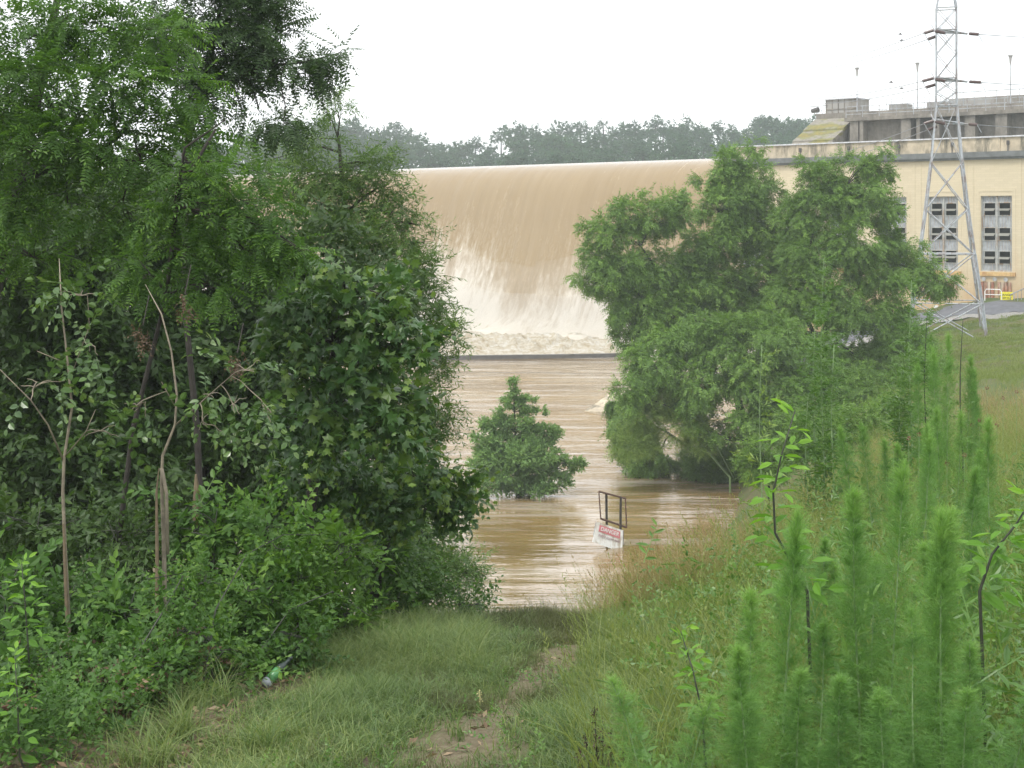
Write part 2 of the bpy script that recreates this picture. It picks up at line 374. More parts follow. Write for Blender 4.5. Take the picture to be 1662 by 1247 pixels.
turf = ramp(nt, [(.3, (.05, .08, .03)), (.7, (.10, .14, .05))], n1)
red = ramp(nt, [(.4, (.10, .14, .05)), (.62, (.20, .13, .08))], noise(nt, .35, 6, mapped(nt, (1, 1, 1)), .6))
c = mix(nt, attr(nt, 'bare'), mix(nt, .5, turf, red), soil)
nt.links.new(c, b.inputs['Base Color']); b.inputs['Roughness'].default_value = .95; b.inputs['Specular IOR Level'].default_value = .2
bump(nt, b, n2, .8, .03); M['ground'] = m
g = MB(); g.raw(gv, gf.ravel(), np.full(len(gf), 4)); go = g.build('ground', M['ground'], None, True)
at = go.data.attributes.new('bare', 'FLOAT', 'POINT'); at.data.foreach_set('value', bare(gv[:, 0], gv[:, 1]).astype(np.float32))
tag(go, 'sloping bank with a worn dirt path running down to the flooded river', None, None, 'structure')

# ------------------------------------------------------------------ river water: muddy, glossy, rippled
m, nt, b = newmat('muddy_water')
vA = mapped(nt, (.10, .42, 1), (0, 0, R(7))); vB = mapped(nt, (.42, 1.7, 1), (0, 0, R(-11))); vC = mapped(nt, (3, 7, 1), (0, 0, R(5)))
a1 = noise(nt, 1, 3, vA, .5, .6); a2 = noise(nt, 1, 3, vB, .5, .5); a3 = noise(nt, 1, 2, vC)
h = math_(nt, 'ADD', math_(nt, 'MULTIPLY', a1, 1.0), math_(nt, 'ADD', math_(nt, 'MULTIPLY', a2, .34), math_(nt, 'MULTIPLY', a3, .075)))
col = ramp(nt, [(.35, (.17, .105, .035)), (.55, (.25, .165, .065)), (.75, (.33, .24, .12))], noise(nt, 1, 4, mapped(nt, (.05, .16, 1)), .6))
sheen_streaks = ramp(nt, [(.50, (0, 0, 0)), (.60, (.75, .75, .75))], noise(nt, 1, 6, mapped(nt, (.10, .62, 1), (0, 0, R(4))), .68, .8))  # sky sheen painted into the base colour as pale froth-like streaks
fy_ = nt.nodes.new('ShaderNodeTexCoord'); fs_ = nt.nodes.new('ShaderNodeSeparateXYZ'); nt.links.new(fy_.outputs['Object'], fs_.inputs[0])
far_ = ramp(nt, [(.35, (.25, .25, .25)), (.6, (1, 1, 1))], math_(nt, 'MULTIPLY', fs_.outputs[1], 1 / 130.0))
col = mix(nt, mix(nt, 1, sheen_streaks, far_, 'MULTIPLY'), col, (.52, .475, .43))
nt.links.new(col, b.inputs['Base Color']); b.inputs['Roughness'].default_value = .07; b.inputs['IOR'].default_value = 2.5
bump(nt, b, h, .55, .26); M['water'] = m
wv, wf = grid(np.array([-200, -40, 60, 200.]), np.array([10, 40, 80, 140, 200.]), lambda X, Y: X * 0)
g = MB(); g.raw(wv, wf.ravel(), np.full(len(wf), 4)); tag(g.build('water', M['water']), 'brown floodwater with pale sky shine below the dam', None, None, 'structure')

# ------------------------------------------------------------------ dam axis: t runs left and away, b runs back
DX, DY, BX, BY = -.766, .643, .643, .766
def W(t, off, z): return np.array([36 + DX * t + BX * off, 100 + DY * t + BY * off, z])
def q(px, py, off):
    """t and z of a photo point on the vertical plane `off` metres behind the powerhouse face"""
    u = (px - 831) / FPX; x0, y0 = 36 + BX * off, 100 + BY * off
    t = (x0 - u * y0) / (-DX + u * DY); Y = y0 + DY * t
    return t, CZ + (HZ - py) / FPX * Y
AX = np.array([[DX, DY, 0], [BX, BY, 0], [0, 0, 1]])
def wbox(mb, t0, t1, o0, o1, z0, z1):
    mb.box(W((t0 + t1) / 2, (o0 + o1) / 2, (z0 + z1) / 2), (abs(t1 - t0), abs(o1 - o0), abs(z1 - z0)), AX)

# spillway: thick sheet of brown water rolling over the crest
OC = 18.0; ZC = 18.1
prof = np.array([(-30, 18.35), (-8, 18.3), (-3, 18.25), (-1, 18.14), (.6, 17.95), (1.8, 17.55), (2.9, 16.85), (3.9, 15.6), (4.8, 13.7), (5.7, 11.0), (6.6, 8.7), (7.5, 6.3), (8.4, 4.2), (9.3, 2.5), (10.4, 1.2), (11.6, .45), (12.8, .1), (13.8, -.6)])
s_ = np.linspace(0, 1, 90); pl = np.concatenate([[0], np.cumsum(np.linalg.norm(np.diff(prof, axis=0), axis=1))]); 
pf = np.interp(s_ * pl[-1], pl, prof[:, 0]); pz = np.interp(s_ * pl[-1], pl, prof[:, 1])
for _ in range(2): pf[1:-1] = (pf[:-2] + pf[1:-1] * 2 + pf[2:]) / 4; pz[1:-1] = (pz[:-2] + pz[1:-1] * 2 + pz[2:]) / 4
tt = np.arange(18, 170, .35)
vv = []; uv = []; lump = 0
for i, (f, z) in enumerate(zip(pf, pz)):
    low = np.clip((12 - z) / 12, 0, 1) ** 1.3
    # ridged folds running down the fall and boiling at the foot
    d1 = (vnoise(tt, tt * 0 + f * .12, .9, 3) - .5) * (.12 + .9 * low) + (vnoise(tt, tt * 0 + f * .4, 2.2, 4) - .5) * (.05 + .5 * low)
    boil = np.clip((2.5 - z) / 2.5, 0, 1) * (fbm(tt, tt * 0 + f, .55, 8) * 1.9)
    ff = f + d1 * (z < 17.9)
    for k, t in enumerate(tt): vv.append(W(t, OC - ff[k], z + boil[k] * (f < 13)))
    uv += [(t, s_[i] * pl[-1]) for t in tt]
nt_ = len(tt); ii = (np.arange(len(pf) - 1)[:, None] * nt_ + np.arange(nt_ - 1)[None]).ravel()
ff_ = np.stack([ii, ii + 1, ii + 1 + nt_, ii + nt_], 1)
m, nt, b = newmat('falling_water')
U = nt.nodes.new('ShaderNodeUVMap'); U.uv_map = 'UVMap'
sep = nt.nodes.new('ShaderNodeSeparateXYZ'); nt.links.new(U.outputs[0], sep.inputs[0])
def umap(sx, sy):
    mm = nt.nodes.new('ShaderNodeMapping'); mm.inputs['Scale'].default_value = (sx, sy, 1); mm.inputs['Rotation'].default_value = (0, 0, R(0)); nt.links.new(U.outputs[0], mm.inputs[0]); return mm.outputs[0]
LT = float(pl[-1]); vfac = math_(nt, 'SUBTRACT', sep.outputs[1], 31.0)      # metres below the crest roll
down = math_(nt, 'MULTIPLY', vfac, 1 / 20.0)
st1 = noise(nt, 1, 5, umap(1.3, .10), .7, .3); st2 = noise(nt, 1, 6, umap(2.6, .75), .75, .4); st3 = noise(nt, 1, 3, umap(.14, .03), .6)
foam = math_(nt, 'ADD', math_(nt, 'MULTIPLY', math_(nt, 'POWER', math_(nt, 'MAXIMUM', down, 0), 1.75), 1.08), math_(nt, 'ADD', math_(nt, 'MULTIPLY', math_(nt, 'SUBTRACT', st1, .5), .75), math_(nt, 'ADD', math_(nt, 'MULTIPLY', math_(nt, 'SUBTRACT', st2, .5), 1.35), math_(nt, 'MULTIPLY', math_(nt, 'SUBTRACT', st3, .5), 1.7))))
brown = ramp(nt, [(.3, (.24, .168, .078)), (.7, (.285, .206, .106))], st1)
c = mix(nt, ramp(nt, [(.42, (0, 0, 0)), (.60, (.35, .35, .35)), (.88, (1, 1, 1))], foam), brown, (.57, .53, .455))
nt.links.new(c, b.inputs['Base Color'])
nt.links.new(ramp(nt, [(.2, (.12, .12, .12)), (.7, (.8, .8, .8))], foam), b.inputs['Roughness'])
bump(nt, b, math_(nt, 'ADD', st1, math_(nt, 'MULTIPLY', st2, .5)), .3, .12); M['fall'] = m
g = MB(); g.raw(np.array(vv), ff_.ravel(), np.full(len(ff_), 4)); tag(g.build('waterfall', M['fall'], None, True, np.array(uv)), 'brown floodwater pouring over the full width of the spillway', None, None, 'structure')

# boiling crests at the foot of the fall
m, nt, b = newmat('boiling_foam')
c = ramp(nt, [(.38, (.44, .35, .21)), (.5, (.60, .54, .42)), (.62, (.72, .69, .62))], noise(nt, 1.6, 8, mapped(nt, (1, 1, 1)), .75, .6))
nt.links.new(c, b.inputs['Base Color']); b.inputs['Roughness'].default_value = .7; bump(nt, b, noise(nt, 3, 7, mapped(nt, (1, 1, 1)), .75), 1, .4); M['foam'] = m
fx = np.arange(-24, 42, .3); fy = np.arange(124, 142, .3)
def boilz(X, Y):
    yw = np.interp(X, [-16.7, -7.1, -3.8, 1, 5.4, 9.2, 12.6, 20.5], [123.2, 123.6, 124, 124.6, 125.2, 126, 127, 128])
    e = np.clip((Y - yw - .6) / 3.5, 0, 1) * np.clip((146 - Y) / 6, 0, 1)
    rr = np.abs(fbm(X, Y, .42, 21) - .5) * 2; return np.where(Y > yw + .3, .08, -.5) + e * (.05 + 1.25 * (fbm(X, Y, .38, 22) ** 2) + .7 * (1 - rr) ** 3 + .45 * fbm(X, Y, 1.3, 23))
fv, ffa = grid(fx, fy, boilz)
g = MB(); g.raw(fv, ffa.ravel(), np.full(len(ffa), 4)); tag(g.build('foam', M['foam'], None, True), 'boiling tan and white foam behind the low weir wall', None, None, 'stuff')

# low weir wall
M['weir'] = plain('wet_concrete', (.085, .08, .075), .6, var=.25, scale=2)
g = MB(); wp = [(520, 584, 123.2), (700, 583.6, 123.6), (760, 583, 124), (850, 582, 124.6), (930, 580.5, 125.2), (1000, 578.6, 126), (1060, 577.6, 127), (1200, 576, 128)]
for (a, a2, ya), (c_, c2, yc) in zip(wp[:-1], wp[1:]):
    p0, p1 = P(a, 0, ya), P(c_, 0, yc); dv = (p1 - p0); dv.z = 0; L = dv.length; dv.normalize()
    g.box(((p0.x + p1.x) / 2, (p0.y + p1.y) / 2, -.42), (L + .3, .6, 1.5), [[dv.x, dv.y, 0], [-dv.y, dv.x, 0], [0, 0, 1]])
ww = thing('weir_wall', P(900, 0, 125), 'long low dark concrete weir wall lying across the river below the fall', 'weir'); g.build('wall', M['weir'], ww)

# spray drifting over the foot of the fall
def volmat(name, dens, col=(1, 1, 1), an=.3):
    m = bpy.data.materials.new(name); m.use_nodes = True; nt = m.node_tree; nt.nodes.clear()
    o = nt.nodes.new('ShaderNodeOutputMaterial'); v = nt.nodes.new('ShaderNodeVolumePrincipled')
    v.inputs['Color'].default_value = (*col, 1); v.inputs['Density'].default_value = dens; v.inputs['Anisotropy'].default_value = an
    nt.links.new(v.outputs[0], o.inputs['Volume']); return m

# ------------------------------------------------------------------ powerhouse
m, nt, b = newmat('cream_brick')
br = nt.nodes.new('ShaderNodeTexBrick'); br.inputs['Scale'].default_value = 1; br.inputs['Brick Width'].default_value = .5; br.inputs['Row Height'].default_value = .17
br.inputs['Mortar Size'].default_value = .012; br.inputs['Color1'].default_value = (.56, .485, .335, 1); br.inputs['Color2'].default_value = (.60, .52, .365, 1); br.inputs['Mortar'].default_value = (.54, .465, .325, 1)
nt.links.new(mapped(nt, (1, 1, 1), (R(90), 0, 0)), br.inputs['Vector'])
tcx = nt.nodes.new('ShaderNodeTexCoord'); sp = nt.nodes.new('ShaderNodeSeparateXYZ'); nt.links.new(tcx.outputs['Object'], sp.inputs[0])
stn = noise(nt, 1, 8, mapped(nt, (.8, .8, .18)), .7); lowf = ramp(nt, [(.10, (1, 1, 1)), (.45, (0, 0, 0))], math_(nt, 'ADD', math_(nt, 'MULTIPLY', sp.outputs[2], 1 / 10.0), math_(nt, 'MULTIPLY', math_(nt, 'SUBTRACT', stn, .5), .9)))
c = mix(nt, math_(nt, 'MULTIPLY', lowf, .45), br.outputs[0], (.50, .27, .10))
c = mix(nt, ramp(nt, [(.58, (0, 0, 0)), (.78, (.3, .3, .3))], stn), c, (.38, .33, .24))
nt.links.new(c, b.inputs['Base Color']); b.inputs['Roughness'].default_value = .85; M['brick'] = m
M['parapet'] = plain('stained_parapet', (.48, .41, .30), .9, var=.25, scale=1.6, dirt=(.13, .12, .09))
M['cornice'] = plain('dark_cornice', (.13, .14, .14), .8, var=.3, scale=2)
M['cap'] = plain('metal_cap', (.55, .56, .58), .5, .2)
M['ochre'] = plain('ochre_stone', (.55, .38, .17), .85, var=.2, scale=3, dirt=(.36, .17, .07))
TE, TR = 23.4, -14.0; ZB = 3.5
ph = thing('powerhouse', Vector(W(5, 5, 5)), 'long cream brick powerhouse with tall grey windows and a dark band under its parapet', 'powerhouse')
ZW0, ZW1 = 8.45, 13.84; cent = [1.98 + 3.95 * k for k in range(-3, 6)]; HWD = 1.13
g = MB(); wbox(g, TR, TE, 0, .5, ZB, ZW0); wbox(g, TR, TE, 0, .5, ZW1, 16.6); ed = [TR] + sum([[c - HWD, c + HWD] for c in cent], []) + [TE]
for a, b_ in zip(ed[0::2], ed[1::2]): wbox(g, a, b_, 0, .5, ZW0 + .001, ZW1 - .001)
wbox(g, TE - .5, TE - .001, .502, 12, ZB, 16.6)
for c in cent:    # shallow pilasters either side of every bay and a raised surround
    for s in (-1, 1):
        t0 = c + s * 1.72; wbox(g, t0 - .09, t0 + .09, -.03, -.001, ZB, 16.58)
        wbox(g, c + s * 1.33 - .08, c + s * 1.33 + .08, -.025, -.001, ZW0 - .2, ZW1 + .45)
    wbox(g, c - 1.25, c + 1.25, -.025, -.001, ZW1 + .3, ZW1 + .45)
g.build('wall', M['brick'], ph)
g = MB(); wbox(g, TR - .02, TE + .12, -.35, .5, 16.6, 17.0); wbox(g, TR - .02, TE + .1, -.22, .5, 16.45, 16.598); g.build('cornice', M['cornice'], ph)
g = MB(); wbox(g, TR, TE, 0, .5, 17.0, 18.0); wbox(g, TE - .5, TE, .502, 12, 16.602, 18.0)
for k in range(9): wbox(g, 21.8 - k * 4, 21.68 - k * 4, -.06, -.001, 17.0, 18)
g.build('parapet', M['parapet'], ph)
g = MB(); wbox(g, TR, TE + .05, -.12, .62, 18.002, 18.1); g.build('coping', M['cap'], ph)
g = MB(); wbox(g, TR, TE - .01, .5, 12, 16.2, 16.44); g.build('roof', M['weir'], ph)
M['panes'] = plain('dusty_panes', (.33, .35, .37), .25, var=.3, scale=2.5)
for c in cent:
    wroot = MB(); z0, z1 = ZW0, ZW1; l, r_ = c - HWD, c + HWD
    ops = []; hh = (z1 - z0)
    for fz in (.74, .41, .10):
        for s in (-1, 1): ops.append((c + s * .54 - .41, c + s * .54 + .41, z0 + hh * fz, z0 + hh * (fz + .17)))
    pane, fr, dk = MB(), MB(), MB()
    # pane sheet split round its openings
    zs = [z0, z0 + hh * .10, z0 + hh * .27, z0 + hh * .41, z0 + hh * .58, z0 + hh * .74, z0 + hh * .91, z1]
    for k in range(7):
        if k % 2 == 0: wbox(pane, l, r_, .24, .27, zs[k], zs[k + 1] - .001)
        else:
            for a, b_ in ((l, c - .95), (c - .13, c + .13), (c + .95, r_)): wbox(pane, a, b_, .24, .27, zs[k], zs[k + 1] - .001)
    wo_ = fr; wbox(fr, l, l + .07, .14, .235, z0, z1); wbox(fr, r_ - .07, r_, .14, .235, z0, z1); wbox(fr, c - .05, c + .05, .13, .235, z0, z1)
    wbox(fr, l + .07, r_ - .07, .15, .235, z0, z0 + .08); wbox(fr, l + .07, r_ - .07, .15, .235, z1 - .08, z1)
    for k in (1, 2, 3, 4, 5, 6): wbox(fr, l + .071, r_ - .071, .19, .236, zs[k] - .03, zs[k] + .03)
    for a in (-.95, -.74, -.54, -.34, -.13, .13, .34, .54, .74, .95):
        for k in (0, 2, 4, 6): wbox(fr, c + a - .014, c + a + .014, .205, .237, zs[k] + .03, zs[k + 1] - .03)
        if abs(a) in (.95, .13): 
            for k in (1, 3, 5): wbox(fr, c + a - .025, c + a + .025, .20, .237, zs[k] + .03, zs[k + 1] - .03)
    wn = fr.build('window', M['winframe'], ph); wn['label'] = 'tall grey metal window with six tilted openings'
    pane.build('pane', M['panes'], wn)
    for a, b_, y0, y1 in ops:
        sa = MB(); zc_ = (y0 + y1) / 2; an = R(62 + rng.uniform(-6, 6)); ca, sn = math.cos(an), math.sin(an)
        A2 = np.array([[DX, DY, 0], [BX * sn, BY * sn, ca], [-BX * ca, -BY * ca, sn]])
        sa.box(W((a + b_) / 2, .08, zc_ - .04), (b_ - a - .05, .34, .025), A2); sa.build('open_sash', M['sash'], wn)
g = MB(); wbox(g, TR, TE - .6, 1.6, 1.7, ZB, 16.1); g.build('dark_backing', M['darkinside'], ph)  # near-black sheet behind the openings, shade of the hall put into its colour
g = MB()
for c in cent: wbox(g, c - 1.4, c + 1.4, -.16, -.002, ZW0 - .32, ZW0 - .05)
g.build('window_sill', M['ochre'], ph)
M['rustpanel'] = plain('rusty_cladding', (.30, .13, .08), .8, var=.4, scale=3, dirt=(.52, .44, .34))
for c, wd, kk in ((1.98, 1.4, 0), (1.98 + 3.95, 1.5, 1)):
    for s in (-1, 1):
        g = MB(); zt = ZW0 - .75 - .1 * kk
        for i in range(4): wbox(g, c + s * .62 - .5 + i * .25, c + s * .62 - .3 + i * .25, -.14 - .03 * (i % 2), -.075, zt - 1.25 + (.3 if s < 0 else 0), zt)
        o = g.build('rusty_panel', M['rustpanel'], ph); 
    for s in (-.65, .65):
        g = MB()
        for i in range(6): wbox(g, c + s - .5, c + s + .5, -.08, -.02, 5.4 + i * .14 - .55 * kk, 5.47 + i * .14 - .55 * kk)
        g.build('louvre_vent', M['winframe'], ph)
    for s in (-.8, 0, .8):
        g = MB(); p = W(c + s, -.1, ZW0 - .5); g.tube([p, W(c + s, -.3, ZW0 - .55)], [.08, .16], 8); g.build('lamp', M['cap'], ph)
for k in range(6):
    g = MB(); p = W(21.6 - k * 4.1, -.1, 17.45); g.tube([p, p + np.array([0, 0, .3])], .11, 8); g.tube([p - np.array([0, 0, .5]), p], .04, 6); g.build('vent_pipe', M['weir'], ph)

# ------------------------------------------------------------------ intake dam behind the powerhouse
m, nt, b = newmat('weathered_concrete')
n1 = noise(nt, 1, 8, mapped(nt, (.9, .9, .16)), .7, .3); n2 = noise(nt, 3, 6, mapped(nt, (1, 1, 1)), .6)
c = ramp(nt, [(.36, (.06, .055, .05)), (.48, (.17, .155, .13)), (.68, (.29, .265, .225))], n1)
c = mix(nt, .35, c, ramp(nt, [(.3, (.14, .12, .10)), (.7, (.38, .35, .30))], n2))
nt.links.new(c, b.inputs['Base Color']); b.inputs['Roughness'].default_value = .9; bump(nt, b, n2, .4, .05); M['concrete'] = m
m, nt, b = newmat('mossy_slab')
c = ramp(nt, [(.47, (.26, .24, .20)), (.53, (.20, .20, .07)), (.62, (.24, .20, .05))], noise(nt, 1, 5, mapped(nt, (.35, .35, 1.3)), .6))
c = mix(nt, ramp(nt, [(.45, (0, 0, 0)), (.7, (.7, .7, .7))], noise(nt, 2.4, 6, mapped(nt, (1, 1, 1)), .7)), c, (.10, .09, .075))
nt.links.new(c, b.inputs['Base Color']); b.inputs['Roughness'].default_value = .95; bump(nt, b, noise(nt, 6, 6, mapped(nt, (1, 1, 1))), .6, .1); M['moss'] = m
dm = thing('intake_dam', Vector(W(10, 20, 10)), 'weathered concrete intake dam with tall piers and a railed deck above the powerhouse', 'dam')
t_end = q(1386, 182, 19.5)[0]
g = MB(); wbox(g, -30, t_end, 18.5, 26, 4, 21.0); g.build('bulkhead_wall', M['concrete'], dm)
for px, wd in ((1386, .8), (1398, .35), (1470, .9), (1490, .3), (1520, .5), (1574, .9), (1625, 1.0), (1700, .9), (1780, .9)):
    t = q(px, 200, 17.5)[0]; g = MB(); wbox(g, t - wd / 2, t + wd / 2, 17.5, 18.498, 4, 21.0); g.build('pier', M['concrete'], dm)
g = MB(); wbox(g, -30, t_end - .15, 17.3, 27, 21.002, 21.32); wbox(g, t_end - .149, t_end + 4, 19.6, 27, 21.902, 22.0); wbox(g, -30, t_end - .2, 19, 19.3, 21.322, 21.95); g.build('deck', M['concrete'], dm)
# end pier sloping down towards the river, in stepped mossy slabs
g = MB(); g2 = MB(); ts0, ts1 = t_end - .1, t_end + 3.9
stp = [(19.5, 21.5), (17.2, 20.4), (17.2, 20.25), (15.2, 19.3), (15.2, 19.15), (13, 17.6), (13, 17.4), (10, 15.6)]
for (oa, za), (ob, zb) in zip(stp[:-1], stp[1:]):
    if oa == ob: continue
    v = [W(ts0, oa, za), W(ts1, oa, za), W(ts1, ob, zb), W(ts0, ob, zb), W(ts0, oa, za - .35), W(ts1, oa, za - .35), W(ts1, ob, zb - .35), W(ts0, ob, zb - .35)]
    g2.faces(v, [(0, 1, 2, 3), (7, 6, 5, 4), (0, 4, 5, 1), (1, 5, 6, 2), (2, 6, 7, 3), (3, 7, 4, 0)])
    a, bb = ts0 + .1, ts1 - .1
    v = [W(a, oa, za - .352), W(bb, oa, za - .352), W(bb, ob, zb - .352), W(a, ob, zb - .352), W(a, oa, 3), W(bb, oa, 3), W(bb, ob, 3), W(a, ob, 3)]
    g.faces(v, [(0, 1, 2, 3), (7, 6, 5, 4), (0, 4, 5, 1), (1, 5, 6, 2), (2, 6, 7, 3), (3, 7, 4, 0)])
wbox(g, ts0 + .102, ts1 - .1, 19.502, 26, 4, 21.9)
g.build('end_pier', M['concrete'], dm); g2.build('sloping_slab', M['moss'], dm)
g = MB()
for z in (21.6, 21.9, 22.3): g.tube([W(-30, 17.35, z), W(t_end - .3, 17.35, z)], .03, 5)
for k in range(26): g.tube([W(t_end - .3 - k * 1.6, 17.35, 21.3), W(t_end - .3 - k * 1.6, 17.35, 22.3)], .03, 5)
g.build('railing', M['galv'], dm)
# things on the deck
ta = q(1341, 170, 22)[0]; tb_ = q(1391, 170, 22)[0]
M['shed'] = plain('grey_panelling', (.34, .33, .31), .8, var=.15, scale=1, dirt=(.22, .2, .17))
hs = thing('gate_house', Vector(W((ta + tb_) / 2, 22, 21.3)), 'square grey panelled hut at the left end of the dam deck', 'hut')
g = MB(); wbox(g, ta, tb_, 22, 24.5, 21.3, 23.45); g.build('panel_wall', M['shed'], hs)
g = MB()
for k in range(6): tq = ta + (tb_ - ta) * k / 5; wbox(g, tq - .04, tq + .04, 21.93, 21.998, 21.3, 23.45)
wbox(g, ta, tb_, 21.94, 21.997, 22.5, 22.58); g.build('batten', M['concrete'], hs)
g = MB(); wbox(g, ta + .1, tb_ - .1, 21.8, 24.6, 23.452, 23.55); g.build('roof', M['cap'], hs)
hg = thing('hoist_gear', Vector(W(q(1330, 165, 22)[0], 22, 21.3)), 'dark hoist gear on a small lattice stand left of the grey hut', 'hoist')
g = MB(); tq = q(1330, 165, 22)[0]
for s in (-.5, .5): g.tube([W(tq + s, 22, 21.2), W(tq + s * .4, 22, 22.6)], .04, 5); g.tube([W(tq - s, 22, 21.4), W(tq + s * .6, 22, 22.2)], .03, 5)
g.build('stand', M['galv'], hg); g = MB(); g.tube([W(tq + .8, 22, 22.5), W(tq + .1, 22, 22.6)], [.2, .28], 8); g.tube([W(tq + 1, 21.9, 22.9), W(tq - .9, 21.9, 22.95)], .03, 5); g.build('drum', M['weir'], hg)
for px, y0, lab in ((1458, 162, 'low railed gate hoist in the middle of the dam deck'), (1520, 158, 'railed gate hoist on the deck behind the lattice tower')):
    t0 = q(px, y0, 20)[0]; hb = thing('gate_hoist', Vector(W(t0, 20, 21.9)), lab, 'hoist', 'gate hoists on the dam deck')
    g = MB(); wbox(g, t0 - .9, t0 + .9, 20, 21, 21.9, 22.5); g.build('gear_box', M['shed'], hb)
    g = MB()
    for k in range(5): g.tube([W(t0 - 1 + k * .5, 19.7, 21.9), W(t0 - 1 + k * .5, 19.7, 23)], .025, 5)
    for z in (22.5, 23): g.tube([W(t0 - 1, 19.7, z), W(t0 + 1, 19.7, z)], .025, 5)
    g.build('guard_rail', M['galv'], hb)
t0 = q(1600, 150, 23)[0]; lg = thing('long_deck_box', Vector(W(t0, 23, 21.3)), 'long low grey equipment housing on the deck right of the tower', 'housing')
g = MB(); wbox(g, t0 - 6, t0 + 3.4, 23, 25, 21.3, 23.0); g.build('housing', M['shed'], lg)
g = MB(); g.tube([W(t0 - 6, 22.9, 23.5), W(t0 + 3.4, 22.9, 23.5)], .04, 5)
for k in range(10): g.tube([W(t0 - 6 + k, 22.9, 22.2), W(t0 - 6 + k, 22.9, 23.5)], .025, 5)
g.build('railing', M['galv'], lg)
for px, ytop, lab in ((1391, 110, 'leftmost slim lamp post on the dam deck, beside the grey hut'), (1489, 102, 'slim lamp post just left of the lattice tower top'), (1640, 90, 'slim lamp post on the deck near the right edge')):
    t0, z = q(px, ytop, 21.5); lp = thing('lamp_post', Vector(W(t0, 21.5, 21.3)), lab, 'lamp post', 'lamp posts on the dam deck')
    g = MB(); g.tube([W(t0, 21.5, 21.3), W(t0, 21.5, z - .5)], [.06, .04], 6); g.build('pole', M['galv'], lp)
    g = MB(); g.tube([W(t0, 21.5, z - .8), W(t0, 21.5, z - .2), W(t0, 21.5, z)], [.07, .13, .24], 8); g.build('lamp_head', M['shed'], lp)

# ------------------------------------------------------------------ lattice tower
TY = 84.0; tx = P(1536, 0, TY).x; tz0 = float(H(tx, TY)); zat = lambda y: CZ + (HZ - y) / FPX * TY
tw = thing('lattice_tower', (tx, TY, tz0), 'tall grey steel lattice power tower standing in front of the powerhouse', 'pylon')
sc_ = TY / FPX; PH = R(30)
def corner(k, hd, z):
    a = PH + R(45 + 90 * k) - R(45); return np.array([tx + math.cos(a) * hd, TY + math.sin(a) * hd, z])
prof_t = [(535, 84), (490, 74), (412, 59), (340, 46), (265, 34), (172, 22.5), (128, 22), (88, 22), (50, 22), (14, 22), (-60, 3)]
lv = [(zat(y), hd * sc_) for y, hd in prof_t]; lv[0] = (min(lv[0][0], tz0 - .2), lv[0][1])
for k in range(4):
    g = MB()
    for (z0, h0), (z1, h1) in zip(lv[:-1], lv[1:]):
        a, b_ = corner(k, h0, z0), corner(k, h1, z1); th = .15 if z0 < zat(420) else (.12 if z0 < zat(200) else .08)
        dv = b_ - a; L = np.linalg.norm(dv); dv /= L; s1 = np.cross(dv, [0, 0, 1.]) if abs(dv[2]) < .99 else np.array([math.cos(PH + R(90 * k) + R(45)), math.sin(PH + R(90 * k) + R(45)), 0]); s1 = norm(s1); s2 = np.cross(dv, s1)
        g.box((a + b_) / 2 + s2 * th * .25, (th, th * .18, L), [s1, s2, dv]); g.box((a + b_) / 2 + s1 * th * .45, (th * .18, th * .9, L), [s1, s2, dv])
    g.build('leg', M['galv'], tw)
g = MB()
def bar(g, a, b_, r): g.tube([a, b_], r, 4)
for i, ((z0, h0), (z1, h1)) in enumerate(zip(lv[:-1], lv[1:])):
    n = 1 if i < 5 else (2 if i < 6 else 1)
    for k in range(4):
        for j in range(n):
            fa, fb = j / n, (j + 1) / n; za, zb = z0 + (z1 - z0) * fa, z0 + (z1 - z0) * fb; ha, hb_ = h0 + (h1 - h0) * fa, h0 + (h1 - h0) * fb
            if i < 9: r = .035 if i < 4 else .022; bar(g, corner(k, ha, za), corner(k + 1, hb_, zb), r); bar(g, corner(k + 1, ha, za), corner(k, hb_, zb), r)
        if i in (2, 5, 6, 8, 9): bar(g, corner(k, h0, z0), corner(k + 1, h0, z0), .04)
        elif i == 1: bar(g, corner(k, h0, z0), corner(k + 1, h0, z0), .03)
g.build('bracing', M['galv'], tw)
def insul(g, a, b_, n=9, r=.15):
    a = np.array(a); b_ = np.array(b_)
    for i in range(n):
        p = a + (b_ - a) * (i + .1) / n; p2 = a + (b_ - a) * (i + .75) / n; g.tube([p, (p + p2) / 2, p2], [.04, r, .04], 8)
wires = []
for y, lx, rx in ((50, 1500, 1588), (128, 1497, 1592), (197, 1500, 1586)):
    z = zat(y); g = MB(); yc = TY
    L0 = np.array(P(1515, y - 2, TY)); R0 = np.array(P(1570, y + 5, TY + .5)); Rm = np.array(P(1552, y + 2, TY))
    for dy in (-.45, .45): bar(g, L0 + [0, dy, 0], R0 + [0, 0, 0], .06)
    bar(g, L0 + [0, -.45, -.25], R0, .04); bar(g, L0 + [0, .45, .35], L0 + [0, -.45, -.25], .04)
    g.build('cross_arm', M['galv'], tw)
    for (a, b_) in (((1516, y - 1, TY), (lx, y + 4, TY - 1)), ((1520, y + 9, TY + 1), (lx + 6, y + 14, TY + .3)), ((1574, y + 5, TY), (rx, y + 6, TY - 1.2)), ((1519, y + 1, TY - .8), (1534, y + 4, TY - 1.6))):
        g = MB(); pa, pb = P(*a), P(*b_); insul(g, pa, pb, 8, .10); g.build('insulator', M['insul'], tw); wires.append(pb)
        g = MB(); g.tube([pb, pb + Vector((.25, 0, -.45))], .02, 4); g.build('arcing_horn', M['galv'], tw)
